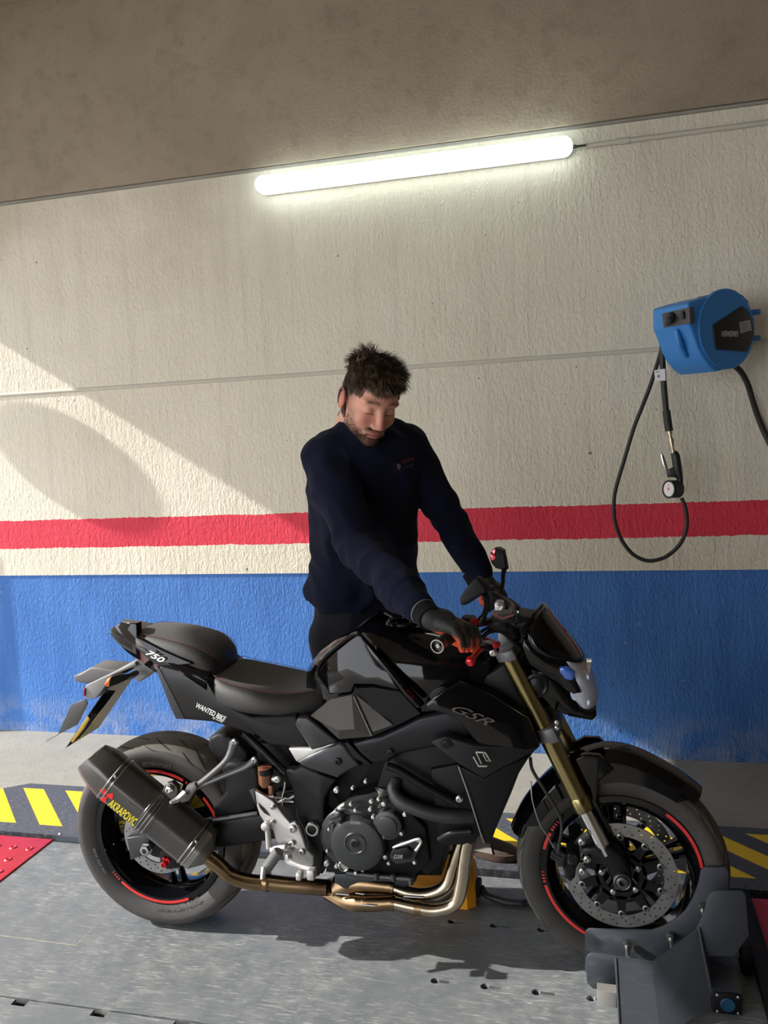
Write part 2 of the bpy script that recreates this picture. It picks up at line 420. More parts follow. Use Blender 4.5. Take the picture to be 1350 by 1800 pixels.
# lift platform with its key slots
def keyslot(x0, x1, y, n):
    return [Vector((x0 + (x1 - x0) * t, y, 0)) for t in (0, 1)]
slots = []
for yy, xs in ((-.187, [(.91, .96), (1.055, 1.11), (1.20, 1.26), (1.35, 1.40)]), (.113, [(.908, .955), (1.045, 1.105), (1.195, 1.255)])):
    for x0, x1 in xs: slots.append((x0, x1, yy))
bm.free()
def deck_with_slots():
    bm = nb(); box(bm, (.545, -.033, -.012), (2.63, .872, .024))
    o = obj('platform_plate', bm, K_['plate'])
    cb = nb()
    for x0, x1, yy in slots:
        xa = x0 + .010
        lathe(cb, (xa, yy, -.05), (0, 0, 1), [(0, .0125), (.1, .0125)], 16)
        r = nb(); box(r, ((xa + x1) / 2 + .002, yy, 0), (x1 - xa, .011, .1)); me = bpy.data.meshes.new('x'); r.to_mesh(me); r.free(); 
        n0 = len(cb.verts); cb.from_mesh(me); bpy.data.meshes.remove(me)
    c = obj('cut', cb, K_['pit'])
    md = o.modifiers.new('b', 'BOOLEAN'); md.operation = 'DIFFERENCE'; md.object = c; md.solver = 'EXACT'; md.use_self = True
    bpy.context.view_layer.update()
    me = bpy.data.meshes.new_from_object(o.evaluated_get(bpy.context.evaluated_depsgraph_get()))
    o.modifiers.clear(); o.data = me; bpy.data.objects.remove(c)
    for pl in me.polygons: pl.use_smooth = False
    return o
lift = empty('motorcycle_lift', (.5, 0, -.2))
tag(lift, 'scratched slate grey steel lift platform set in the floor under the motorcycle', 'motorcycle lift')
dp = deck_with_slots(); dp.parent = lift; dp.matrix_parent_inverse = lift.matrix_world.inverted()
bm = nb(); box(bm, (.55, -.033, -.11), (2.5, .80, .16)); obj('platform_frame', bm, K_['pit'], lift)
bm = nb(); box(bm, (-.02, .412, .010), (1.48, .006, .028)); box(bm, (-.28, .432, .003), (.94, .038, .006)); obj('edge_flange', bm, K_['plate2'], lift)
bm = nb(); tube(bm, [(-.755, .43, .0), (-.755, .43, .018), (-.745, .425, .020)], .005, 8, n=3); obj('hinge_pin', bm, K_['alu'], lift)
# thin seam lines of the removable wheel hatch
bm = nb()
for a, c in (((-.249, .30), (-.245, -.212)), ((-.245, -.212), (-.76, -.20))):
    d = Vector((c[0]-a[0], c[1]-a[1], 0)); n = Vector((-d.y, d.x, 0)).normalized() * .0012
    A0 = Vector((*a, 0)); B0 = Vector((*c, 0)); prism(bm, [A0 - n, B0 - n, B0 + n, A0 + n], (0, 0, .0006))
obj('hatch_seam', bm, mat('seam_dirt', (.34, .31, .22), .8), lift)
# front apron deck with oblong holes
bm = nb()
ya, yb = -.472, -1.1
holes = [(-.011, .034), (.243, .29), (-.27, -.225), (.50, .545), (.755, .80)]
xs = sorted([-2.2, 3.0] + [q for h in holes for q in h]); hy0, hy1 = -.498, -.456
def q(x0, x1, y0, y1): box(bm, ((x0+x1)/2, (y0+y1)/2, -.008), (x1-x0, y1-y0, .012))
q(-2.2, 3.0, yb, hy0)
for x0, x1 in zip(xs[:-1], xs[1:]):
    if (x0, x1) not in holes: q(x0, x1, hy0, -.4735)
o = obj('apron_deck_plate', bm, K_['plate']); tag(o, 'grey steel apron plate with oblong holes along the near edge of the lift', 'floor plate')
# red ramps at both ends
def ramp(name, x0, x1, y0, y1, zt, lab, pts=None):
    bm = nb(); prism(bm, [Vector(p) for p in pts], (0, 0, -.012), .003)
    random.seed(3)
    A0, B0, D0 = Vector(pts[0]), Vector(pts[1]), Vector(pts[3])
    nx = int((B0 - A0).length / .075); ny = int((D0 - A0).length / .085)
    for i in range(1, nx):
        for j in range(1, ny):
            p = A0 + (B0 - A0) * (i / nx) + (D0 - A0) * (j / ny)
            if j % 2: p += (B0 - A0).normalized() * .03
            lathe(bm, p, (0, 0, 1), [(0, .016), (.004, .012), (.004, .008), (.001, .006), (.001, .0001)], 14)
    o = obj(name, bm, K_['redplate']); tag(o, lab, 'ramp')
    return o
ramp('red_ramp', 0, 0, 0, 0, 0, 'red steel ramp with raised treads at the tail end of the lift', [(-1.75, -.47, .006), (-.772, -.47, .006), (-.772, .412, .006), (-1.75, .412, .006)])
ramp('red_ramp', 0, 0, 0, 0, 0, 'red steel ramp plate beyond the front wheel of the motorcycle', [(1.865, -.47, .006), (2.9, -.47, .006), (2.9, .395, .006), (1.865, .395, .006)])

# round sign and post outside the opening that throw the shade seen at the left of the wall
ec = P('p', 134, 822, YW)
t_ = 1.75
dsun = SUN_D / SUN_D.x
cen = ec - dsun * t_
mdir = Vector((1, 0, SL)).normalized(); udir = Vector((-mdir.z, 0, mdir.x)).normalized()
RS = .235
k = math.hypot(1, SL) / dsun.y
# turn the disc about udir so that its shadow is 2.45 times longer than wide
best = min((abs(abs(math.cos(t) - math.sin(t) * k) - 2.35), t) for t in np.linspace(-.6, 0, 400))[1]
vdir = (mdir * math.cos(best) + Vector((0, 1, 0)) * math.sin(best)).normalized(); ndir = udir.cross(vdir).normalized()
sg = empty('round_sign', cen); tag(sg, 'round sign beside the open door, throwing the oval shadow on the wall', 'sign')
bm = nb(); lathe(bm, cen, ndir, [(-.006, RS), (.006, RS)], 64); obj('sign_disc', bm, K_['alu'], sg)
bm = nb(); tube(bm, [cen + Vector((0, .0, 0)), Vector((cen.x, YW, cen.z))], .012, 10, sm=False); obj('sign_arm', bm, K_['alu'], sg)
bm = nb(); box(bm, (-2.50, YW - .067, .70), (.06, .134, 1.40)); struct('added_shadow_post', bm, K_['trimw'])  # unseen post, added and sized to cast the dark strip on the wall

# ---- LED batten, its conduit
lamp = empty('led_batten_light', (.6, YW, 2.80)); tag(lamp, 'long white LED batten light glowing on the wall under the concrete beam', 'light')
L0 = P('p', 462, 324, YW - .07); L1 = P('p', 990, 255, YW - .07)
L0.z = L1.z = (L0.z + L1.z) / 2
K_['led'] = mat('lit_led_diffuser', (.9, .95, .95), .4, emis=(.86, 1.0, .97), estr=5.5)
def stadium(x0, x1, y, z, r, n=12):
    pts = []
    for i in range(n + 1): a = PI/2 + PI * i / n; pts.append(Vector((x0 + r*math.cos(a), y, z + r*math.sin(a))))
    for i in range(n + 1): a = -PI/2 + PI * i / n; pts.append(Vector((x1 + r*math.cos(a), y, z + r*math.sin(a))))
    return pts
RL = .040
bm = nb(); secs = []
for dy, k2 in ((-.030, .80), (-.024, .93), (-.012, 1.0), (.028, 1.0)):
    secs.append(stadium(L0.x, L1.x, YW - .055 + dy, L0.z, RL * k2))
loft(bm, secs); obj('diffuser', bm, K_['led'], lamp)
bm = nb(); prism(bm, stadium(L0.x, L1.x, YW - .027, L0.z, RL * .93), (0, .022, 0), .003); obj('housing', bm, K_['white'], lamp)
bm = nb(); lathe(bm, (L1.x + RL - .004, YW - .03, L0.z), (1, 0, 0), [(0, .008), (.02, .008), (.02, .005), (.06, .005)], 12); obj('cable_gland', bm, K_['rub2'], lamp)
cz = P('p', 1200, 222, YW - .012).z
bm = nb(); x0 = L1.x + RL + .05
cyl(bm, (x0, YW - .012, L0.z + .002), (5.5, YW - .012, L0.z + .012), .011, seg=14); 
for xx in (x0 + .14, x0 + .9, x0 + 1.8): cyl(bm, (xx, YW - .012, L0.z + .003), (xx + .05, YW - .012, L0.z + .003), .014, seg=14)
o = obj('conduit_pipe', bm, K_['trimw']); tag(o, 'thin cream conduit pipe running along the wall from the batten light', 'pipe')
# ================================================================== motorcycle
BK = empty('motorcycle', (.725, 0, 0))
tag(BK, 'black naked motorcycle with carbon silencer and gold front fork standing on the lift', 'motorcycle')
AR = Vector((0, 0, .315)); AF = Vector((1.45, 0, .300))
YD = Vector((0, 1, 0))
def sub(name, fn, mt, parent=BK, **k):
    bm = nb(); fn(bm); return obj(name, bm, mt, parent, **k)

# ---------------- wheels
def tyre_profile(w, R, rb):
    """half profile bead -> tread -> bead, (y, r)"""
    out = [(-w*.36, rb), (-w*.43, rb + .010), (-w*.475, rb + (R - rb)*.30), (-w*.50, rb + (R - rb)*.50)]
    n = 14; rs = rb + (R - rb) * .56
    for i in range(n + 1):
        t = -PI/2 + PI * i / n
        out.append((w*.50 * math.sin(t), rs + (R - rs) * (math.cos(t) ** .85 if math.cos(t) > 1e-6 else 0)))
    return out + [(-y, r) for y, r in reversed(out[:4])]
def tread_point(w, R, rb, c, ang, s, lift=.0006):
    """s in -1..1 over the tread"""
    rs = rb + (R - rb) * .56; t = s * PI/2
    y = w*.50 * math.sin(t); r = rs + (R - rs) * max(math.cos(t), 0) ** .85
    return Vector((c.x + (r + lift) * math.cos(ang), c.y + y * 1.004, c.z + (r + lift) * math.sin(ang)))
def groove(bm, w, R, rb, c, a0, s0, a1, s1, wd, bow=.0):
    n = 8; L = []; Rr = []
    for i in range(n + 1):
        t = i / n; a = a0 + (a1 - a0) * t; s = s0 + (s1 - s0) * t + bow * math.sin(PI * t)
        hw = wd * math.sin(PI * (t * .9 + .06)) ** .6
        L.append(tread_point(w, R, rb, c, a, s - hw)); Rr.append(tread_point(w, R, rb, c, a, s + hw))
    vl = [bm.verts.new(p) for p in L]; vr = [bm.verts.new(p) for p in Rr]
    for i in range(n): f = bm.faces.new((vl[i], vl[i+1], vr[i+1], vr[i])); f.material_index = 1
def ring_text(bm, txt, c, r, y, a_start, size, inward=True, mi=1, sgn=-1, flip=False):
    """letters around the near sidewall; a_start angle (rad) in XZ; sgn -1 clockwise seen from -y"""
    a = a_start
    for ch in txt:
        w = text_width(ch, size) if ch != ' ' else size * .4
        w += size * .10; a_mid = a + sgn * (w/2) / r
        er = Vector((math.cos(a_mid), 0, math.sin(a_mid))); et = Vector((-er.z, 0, er.x)) * sgn
        up = er if not flip else -er
        o = c + Vector((0, y, 0)) + er * r - et * (w/2)
        if flip: o = c + Vector((0, y, 0)) + er * r - et * (w/2)
        if ch != ' ': text_mesh(bm, ch, size, o, et, up, .0008, mi=mi)
        a += sgn * w / r
def wheel(name_c, w, R, rb, rimw, discs, spokes, front):
    c = AF if front else AR
    ax = YD
    rw = rimw / 2
    prof = [(-rw, rb + .004), (-rw - .002, rb + .002), (-rw - .002, rb - .016), (-rw + .006, rb - .019), (-rw + .016, rb - .026), (-.4*rw, rb - .040), (.4*rw, rb - .040),
            (rw - .016, rb - .022), (rw - .006, rb - .014), (rw + .002, rb - .010), (rw + .002, rb + .002), (rw, rb + .004), (rw - .006, rb + .002), (rw-.02, rb - .014), (.4*rw, rb - .030), (-.4*rw, rb - .030), (-rw+.02, rb - .014), (-rw + .006, rb + .002)]
    bm = nb(); lathe(bm, c, ax, prof, 96, closed=True)
    hw = .045 if front else .06
    lathe(bm, c, ax, [(-hw, .018), (-hw, .036), (-hw+.015, .040), (hw-.015, .040), (hw, .036), (hw, .018)], 40)
    # spokes
    rr = rb - .034
    for k in range(spokes):
        a = 2*PI*k/spokes + (.35 if front else 1.02)
        for sd in (-1, 1):
            a1 = a + sd * .10
            p0 = c + Vector((math.cos(a + sd*.35) * .036, 0, math.sin(a + sd*.35) * .036)); p1 = c + Vector((math.cos(a1) * rr, 0, math.sin(a1) * rr))
            d = (p1 - p0).normalized(); n = Vector((-d.z, 0, d.x))
            secs = []
            for t, hw2, yy in ((0, .010, .020), (.3, .008, .016), (.75, .0075, .013), (1, .011, .020)):
                p = p0.lerp(p1, t)
                secs.append([p + n*hw2 + YD*yy*.6, p + n*hw2*.5 + YD*yy, p - n*hw2*.5 + YD*yy, p - n*hw2 + YD*yy*.6, p - n*hw2 - YD*yy*.6, p - n*hw2*.5 - YD*yy, p + n*hw2*.5 - YD*yy, p + n*hw2 - YD*yy*.6])
            loft(bm, secs)
    wh = obj('front_wheel' if front else 'rear_wheel', bm, K_['gloss'], BK, 40)
    # tyre
    bm = nb(); lathe(bm, c, ax, tyre_profile(w, R, rb), 128)
    for f in bm.faces:
        if abs(f.calc_center_median().y) < w*.462 and (f.calc_center_median() - c).xz.length > rb + (R - rb)*.5: f.material_index = 3
    # drop end caps of the lathe
    bmesh.ops.delete(bm, geom=[f for f in bm.faces if len(f.verts) > 4], context='FACES')
    N = 14
    for k in range(N):
        for sd in (-1, 1):
            a = 2*PI*(k + (.5 if sd > 0 else 0))/N
            groove(bm, w, R, rb, c, a, sd*.62, a + .26, sd*.18, .030, bow=.04*sd)
            groove(bm, w, R, rb, c, a + .14, sd*.80, a + .33, sd*.52, .022, bow=.03*sd)
            if not front: groove(bm, w, R, rb, c, a + .30, sd*.30, a + .47, sd*.10, .020)
    # moulded ribs and lettering on the near sidewall
    ys = -w*.47
    if not front:
        ring_text(bm, 'BRIDGESTONE', c, rb + .020, -w*.485, math.radians(-62), .026, mi=2, sgn=-1, flip=True) if False else None
        ring_text(bm, 'BRIDGESTONE', c, rb + .020, -w*.487, math.radians(-98), .028, mi=2, sgn=1, flip=True)
        ring_text(bm, 'BATTLAX  HYPERSPORT', c, rb + .020, -w*.482, math.radians(118), .016, mi=2, sgn=-1)
        ring_text(bm, '180/55 ZR17 M/C', c, rb + .020, -w*.482, math.radians(-168), .013, mi=2, sgn=1, flip=True)
    obj('tyre', bm, [K_['rubber'], K_['groove'], mat('moulded_letters', (.11, .105, .10), .6), K_['tread']], wh, 40)
    # red tape
    ro, ri = rb + .0004, rb - .0085
    def arc(a0, a1, y, r0, r1):
        n = max(3, int(abs(a1 - a0) / .04)); ss = []
        for i in range(n + 1):
            a = a0 + (a1 - a0) * i / n; e = Vector((math.cos(a), 0, math.sin(a)))
            ss.append([c + e*r0 + YD*y, c + e*r1 + YD*y, c + e*r1 + YD*(y + .0015), c + e*r0 + YD*(y + .0015)])
        loft(bm, ss)
    for a0, a1 in ((-132, -66), (62, 102), (18, 40)) if not front else ((-165, -118), (8, 55), (152, 166)):
        bm = nb(); arc(math.radians(a0), math.radians(a1), -rw - .0026, ri, ro)
        for j in range(4):
            b0 = a0 - 2.6 - j * 2.6; arc(math.radians(b0 - 1.3 + j*.2), math.radians(b0), -rw - .0026, ri, ro)
        obj('rim_stripe', bm, K_['redp'], wh)
    return wh
def disc_mesh(c, y, r1, r0, th, nh, tabs):
    """ring with drilled holes made by boolean"""
    bm = nb(); lathe(bm, c + YD*y, YD, [(-th/2, r0), (-th/2, r1), (th/2, r1), (th/2, r0)], 96, closed=True)
    o = obj('brake_disc', bm, K_['disc'], None, 30)
    cb = nb()
    for k in range(nh):
        a = 2*PI*k/nh
        for r_, off in ((r0 + (r1-r0)*.24, 0), (r0 + (r1-r0)*.50, .30), (r0 + (r1-r0)*.76, .62)):
            aa = a + off * 2*PI/nh
            lathe(cb, c + Vector((r_*math.cos(aa), y - .02, r_*math.sin(aa))), YD, [(0, .0027), (.04, .0027)], 8)
    cu = obj('cut', cb, K_['disc'])
    md = o.modifiers.new('b', 'BOOLEAN'); md.operation = 'DIFFERENCE'; md.object = cu; md.solver = 'EXACT'
    bpy.context.view_layer.update()
    me = bpy.data.meshes.new_from_object(o.evaluated_get(bpy.context.evaluated_depsgraph_get()))
    o.modifiers.clear(); o.data = me; bpy.data.objects.remove(cu)
    for pl in me.polygons: pl.use_smooth = False
    return o
def carrier(name, c, y, r_in, r_out, n, parent, ph=0.0):
    """floating carrier with n arms carrying bobbins"""
    bm = nb(); lathe(bm, c + YD*y, YD, [(-.004, r_in), (-.004, r_in + .022), (.004, r_in + .022), (.004, r_in)], 48, closed=True)
    for k in range(n):
        a = 2*PI*k/n + ph
        e = Vector((math.cos(a), 0, math.sin(a))); t = Vector((-e.z, 0, e.x))
        b0 = c + YD*(y - .004) + e*(r_in + .012)
        prism(bm, [b0 - t*.016, b0 + e*(r_out - r_in - .012) - t*.008, b0 + e*(r_out - r_in - .006), b0 + e*(r_out - r_in - .012) + t*.008, b0 + t*.016], YD*.008, 0)
    obj(name, bm, K_['satin'], parent)
    for k in range(n):
        a = 2*PI*k/n + ph; e = Vector((math.cos(a), 0, math.sin(a)))
        b = nb(); lathe(b, c + YD*(y + .004) + e*(r_out - .008), (0, -1, 0), [(0, .010), (.010, .010), (.011, .008), (.011, .0055), (.004, .0055), (.004, .0001)], 18)
        obj('bobbin', b, K_['disc'], parent)
rw_ = wheel('rear', .182, .315, .2265, .152, 1, 5, False)
fw_ = wheel('front', .122, .300, .2255, .097, 2, 5, True)
for y in (-.066, .066):
    d = disc_mesh(AF, y, .155, .118, .0045, 24, 10); d.parent = fw_
    carrier('disc_carrier', AF, y + (.002 if y < 0 else -.002), .050, .122, 10, fw_, .31)
for a in np.arange(5)*2*PI/5 + .5: sub('hub_bolt', lambda bm: bolt(bm, AF + Vector((.054*math.cos(a), -.069, .054*math.sin(a))), r=.007, h=.007), K_['steel'], fw_)
d = disc_mesh(AR, -.082, .120, .085, .005, 18, 5); d.parent = rw_
carrier('disc_carrier', AR, -.080, .045, .088, 5, rw_, .2)
# sprocket and chain side
def spr(bm):
    n = 43; pts = []
    for k in range(n * 2):
        r = .098 if k % 2 else .106; a = PI * k / n; pts.append(AR + Vector((r*math.cos(a), .098, r*math.sin(a))))
    prism(bm, pts, (0, .006, 0))
sub('sprocket', spr, mat('yellow_gold_sprocket', (.60, .42, .03), .35, .8), rw_)
def chain(bm):
    for s in (-1, 1):
        p0 = AR + Vector((0, .101, s*.104)); p1 = Vector((.50, .101, .40 + s*.035)); n = 34
        for k in range(n):
            a, b = p0.lerp(p1, k/n), p0.lerp(p1, (k + .85)/n); cyl(bm, a, b, .0075, seg=8)
sub('drive_chain', chain, K_['steel'])

# ---------------- swingarm
sw = [P('B', *q, -.115) for q in ((383, 812), (520, 785), (560, 800), (900, 705), (1310, 640), (1390, 700), (1390, 800), (1300, 822), (980, 872), (700, 905), (545, 905), (405, 945))]
panel('swingarm', sw, .05, K_['satin'], BK, .008, mirror=True)
ex = [P('B', *q, -.170) for q in ((383, 800), (500, 778), (535, 800), (520, 900), (410, 948))]
pl = panel('axle_adjuster', ex, .055, K_['graph'], BK, .004)
p = P('B', 520, 868, -.172)
sub('axle_nut', lambda bm: (lathe(bm, p, (0, -1, 0), [(0, .0205), (.006, .0205), (.006, .017), (.018, .016), (.019, .009), (.006, .008), (.006, .0001)], 6)), K_['steel'])
sub('swingarm_brace', lambda bm: prism(bm, PP('B', -.04, [(1060, 660), (1330, 560), (1390, 640), (1380, 800), (1200, 790)]), (0, .10, 0), .01), K_['satin'])
# hugger and dark inner mudguards behind the tyre
hg = PP('B', -.105, [(945, 600), (1035, 500), (1030, 400), (985, 330), (1060, 300), (1240, 330), (1262, 420), (1240, 620), (960, 690)])
panel('hugger', hg, .21, K_['matte'], BK, .014)
hb = PP('B', -.07, [(915, 200), (925, 140), (985, 110), (1060, 130), (1130, 180), (1180, 230), (1190, 330), (1080, 320), (1010, 300), (950, 250)])
panel('inner_mudguard', hb, .15, K_['matte'], BK, .012)

# ---------------- silencer
s0 = P('B', 292, 400, -.205); s1 = P('B', 850, 850, -.178)
ax = (s1 - s0).normalized(); wv = YD; upv = ax.cross(YD).normalized()
if upv.z < 0: upv = -upv
outv = (ax.cross(upv)).normalized()
if outv.y > 0: outv = -outv          # towards the camera side
def hexsec(c, h, t, n=6, rnd=.22, rot=0):
    base = [(.25, 1), (1, .34), (1, -.60), (.40, -1), (-.55, -1), (-1, -.45), (-1, .45), (-.55, 1)]
    pts = []
    for i, (a, b) in enumerate(base):
        pa = base[i-1]; pb = base[(i+1) % 8]
        for k in range(4):
            f = k / 3
            q0 = (a + (pa[0]-a)*rnd, b + (pa[1]-b)*rnd); q1 = (a + (pb[0]-a)*rnd, b + (pb[1]-b)*rnd)
            x = (1-f)**2*q0[0] + 2*f*(1-f)*a + f*f*q1[0]; y = (1-f)**2*q0[1] + 2*f*(1-f)*b + f*f*q1[1]
            pts.append(c + outv*(x*t) + upv*(y*h))
    return pts
H_, T_ = .072, .056
LS = (s1 - s0).length
bm = nb(); loft(bm, [hexsec(s0 - ax*.004, H_, T_), hexsec(s0 + ax*LS, H_, T_)])
silo = obj('silencer', bm, K_['carbon'], BK, 25)
bm = nb()
secs = [hexsec(s0, H_*1.01, T_*1.01)]
for f, k, sh in ((.035, .97, .006), (.075, .86, .012), (.098, .72, .016)):
    secs.append([p - outv*0 for p in hexsec(s0 - ax*f + upv*sh*.6, H_*k, T_*k)])
# oblique mouth: the upper lip is set further back
for i in (2, 3):
    secs[i] = [p + ax * (max(0, (p - (s0 - ax*.09)).dot(upv)) * .30) for p in secs[i]]
inner = [s0 - ax*.070 + (p - (s0 - ax*.098)) * .80 for p in secs[3]]
inn2 = [p + ax*.05 for p in inner]
loft(bm, secs + [inner, inn2]); obj('outlet_cap', bm, K_['carbon'], silo, 30)
for t in (.004, .018, LS - .018, LS - .004):
    bm = nb(); loft(bm, [hexsec(s0 + ax*(t - .0022), H_*1.02, T_*1.02), hexsec(s0 + ax*(t - .0012), H_*1.04, T_*1.04), hexsec(s0 + ax*(t + .0012), H_*1.04, T_*1.04), hexsec(s0 + ax*(t + .0022), H_*1.02, T_*1.02)])
    obj('clamp_band', bm, K_['steel'], silo, 25)
for t in (.011, LS - .011):
    for hh in (.62, -.30):
        b = nb(); bolt(b, s0 + ax*t + outv*T_*.80 + upv*H_*hh, outv, .004, .006); obj('rivet', b, K_['chrome'], silo)
bm = nb()
e0 = s1 + ax*0
pe = P('B', 985, 955, -.150)
dpe = (P('B', 1080, 1020, -.145) - pe).normalized()
secs = [hexsec(e0, H_*1.0, T_*1.0), hexsec(e0 + ax*.018, H_*.98, T_*.98)]
n = 24
fr = frame(dpe)
cone_c = P('B', 925, 925, -.155)
ref = secs[0]
circ = []
for p in ref:
    d = (p - e0); a = math.atan2(d.dot(upv), d.dot(outv)); circ.append(cone_c + (outv*math.cos(a) + upv*math.sin(a)) * .027)
secs.append([a.lerp(b, .80) for a, b in zip(secs[1], circ)]); secs.append(circ)
loft(bm, secs); obj('inlet_cone', bm, mat('brushed_titanium', (.30, .285, .26), .36, .9, var=.1), silo, 30)
# carbon strap round the middle with its bracket
tm = (P('B', 545, 650, -.2) - s0).dot(ax)
bm = nb()
loft(bm, [hexsec(s0 + ax*(tm - .022), H_*1.02, T_*1.03), hexsec(s0 + ax*(tm - .020), H_*1.05, T_*1.06), hexsec(s0 + ax*(tm + .020), H_*1.05, T_*1.06), hexsec(s0 + ax*(tm + .022), H_*1.02, T_*1.03)])
for t in (-.012, 0.0, .012): loft(bm, [hexsec(s0 + ax*(tm + t - .003), H_*1.06, T_*1.07), hexsec(s0 + ax*(tm + t), H_*1.08, T_*1.10), hexsec(s0 + ax*(tm + t + .003), H_*1.06, T_*1.07)])
obj('carbon_strap', bm, K_['carbon'], silo, 25)
br = PP('B', -.20, [(600, 520), (640, 445), (680, 430), (715, 460), (720, 500), (700, 560), (640, 640), (590, 600)])
pb = panel('strap_bracket', br, .02, K_['carbon'], silo, .003)
b = nb(); lathe(b, P('B', 668, 475, -.205), (0, -1, 0), [(0, .013), (.006, .013), (.010, .010), (.011, .006), (.007, .0055), (.007, .0001)], 20); obj('strap_bolt', b, K_['chrome'], silo)
# maker's print on the facet turned to the camera
fn = (outv * .92 * T_ + upv * .0)
def silprint(bm, txt, px0, px1, size, off=.0012, mi=0, bold=0):
    pass
fa = outv * (T_ * .92 + .0022)
xd = (ax * .92 * 0 + (s1 - s0).normalized())
pT = P('B', 322, 520, -.2); tT = (pT - s0).dot(ax)
facec = s0 + outv * (T_*.925)
hgt = .041
wT = text_width('AKRAPOVIC', hgt)
# lower front facet normal
fq = [(.92, -.42), (0, -1)]
pA = outv*(T_) + upv*(-.42*H_)
txt_len = (P('B', 492, 640, -.2) - P('B', 322, 520, -.2)).length * 1.02
bm = nb(); text_mesh(bm, 'AKRAPOVIC', hgt, s0 + ax*(tT) + outv*(T_ + .0008) - upv*(H_*.60), ax, upv, .0008, stretch=txt_len / wT, bold=.0004)
obj('maker_print', bm, K_['yellow'], silo)
bm = nb()
c0 = s0 + ax*(tT - .022) + outv*(T_ + .0008) - upv*(H_*.28)
for a0 in (0, 2.1, 4.2):                                  # the red three-bladed mark
    d1 = ax*math.cos(a0) + upv*math.sin(a0); d2 = ax*math.cos(a0 + 1.0) + upv*math.sin(a0 + 1.0); d3 = ax*math.cos(a0 + 1.9) + upv*math.sin(a0 + 1.9)
    prism(bm, [c0 + d1*.005, c0 + d1*.022 + d2*.003, c0 + d2*.027, c0 + d2*.013 + d3*.003, c0 + d3*.006], outv*.0006)
obj('maker_mark', bm, K_['redt'], silo)
bm = nb(); tt = (P('B', 470, 460, -.2) - s0).dot(ax)
text_mesh(bm, 'AKRAPOVIC', .011, s0 + ax*(tt) + outv*(T_*1.0 + .001) + upv*(H_*.10), ax, upv, .0006)
obj('dull_print', bm, mat('faint_print', (.12, .115, .11), .4), silo)

# ---------------- exhaust pipe run
sub('link_pipe', lambda bm: tube(bm, [cone_c - (P('B',1040,1000,-.145)-cone_c)*.1, P('B', 1000, 985, -.150), P('B', 1075, 1050, -.140), P('B', 1180, 1085, -.125), P('B', 1290, 1095, -.11), P('D', 345, 497, -.105)], .0235, 24), K_['pipeb'])
sub('mid_pipe', lambda bm: (tube(bm, [P('D', 325, 494, -.105), P('D', 420, 505, -.095), P('D', 520, 513, -.085), P('D', 610, 520, -.075)], .0245, 24), tube(bm, [P('D', 318, 492, -.105), P('D', 345, 496, -.105)], .0285, 24)), K_['pipeb'])
def coll(bm):
    tube(bm, [P('D', 598, 520, -.06), P('D', 660, 522, -.055), P('D', 760, 500, -.075), P('D', 910, 515, -.09)], [.024, .040, .029, .024], 20)
    tube(bm, [P('D', 610, 540, -.055), P('D', 700, 582, -.09), P('D', 800, 592, -.11), P('D', 920, 588, -.12)], [.022, .026, .024, .021], 20)
    tube(bm, [P('D', 640, 530, -.02), P('D', 760, 540, .0), P('D', 910, 540, .02)], [.026, .026, .022], 16)
sub('exhaust_collector', coll, K_['pipeb'])
for nm, pts in (('a', [P('D', 905, 518, -.09), P('D', 1000, 548, -.095), P('D', 1090, 545, -.095), P('D', 1160, 500, -.09), P('D', 1200, 380, -.085), P('D', 1235, 270, -.08), P('D', 1255, 160, -.07), P('D', 1225, 90, -.06)]),
                ('b', [P('D', 910, 588, -.12), P('D', 1010, 610, -.125), P('D', 1110, 622, -.125), P('D', 1195, 590, -.12), P('D', 1225, 500, -.12), P('D', 1240, 380, -.12), P('D', 1260, 270, -.12), P('D', 1270, 160, -.12), P('D', 1240, 100, -.12)]),
                ('c', [P('D', 905, 540, .03), P('D', 1060, 560, .03), P('D', 1150, 540, .03), P('D', 1215, 440, .04), P('D', 1262, 270, .04), P('D', 1270, 160, .04)]),
                ('d', [P('D', 905, 560, .08), P('D', 1060, 575, .09), P('D', 1170, 540, .10), P('D', 1225, 440, .12), P('D', 1262, 270, .12), P('D', 1270, 160, .12)])):
    sub('header_pipe', lambda bm: tube(bm, pts, .0185 if nm != 'b' else .0195, 20), K_['pipe'])
for x, y, dx, Y in ((650, 548, 60, -.115), (770, 598, 60, -.145), (960, 560, 90, -.12), (740, 545, 40, -.115)): sub('pipe_spring', lambda bm: tube(bm, [P('D', x, y, Y), P('D', x + dx, y + 5, Y)], .0024, 8), K_['disc'])
for x, y, w, Y, r in ((1012, 612, 30, -.125, .021), (905, 588, 14, -.12, .0225), (905, 516, 12, -.09, .0255)): sub('pipe_clamp', lambda bm: tube(bm, [P('D', x, y, Y), P('D', x + w, y + 2, Y)], r, 20), K_['pipeb'])

# ---------------- frame
pv = PP('X', -.135, [(560, 610), (650, 640), (745, 595), (960, 680), (1165, 745), (1080, 850), (1020, 960), (1005, 1100), (1000, 1400), (1010, 1560), (985, 1800), (940, 1900), (870, 1905), (840, 1800), (800, 1500), (760, 1340), (680, 1200), (660, 1060), (655, 950), (615, 810), (545, 700)])
piv = panel('pivot_plate', pv, .05, K_['satin'], BK, .007, mirror=True)
fc = PP('X', -.160, [(683, 540), (850, 450), (960, 400), (1180, 312), (1245, 325), (1310, 420), (1440, 585), (1290, 650), (1160, 735), (960, 670), (760, 600)])
panel('frame_cover', fc, .03, K_['graph'], BK, .010, mirror=True)
panel('frame_cover_insert', PP('X', -.150, [(588, 378), (720, 372), (850, 378), (1000, 340), (1180, 308), (900, 440), (680, 535)]), .02, K_['alu'], BK, .003)
sc = PP('X', -.155, [(655, 95), (690, 15), (800, 0), (1175, 300), (1000, 365), (860, 400), (835, 370)])
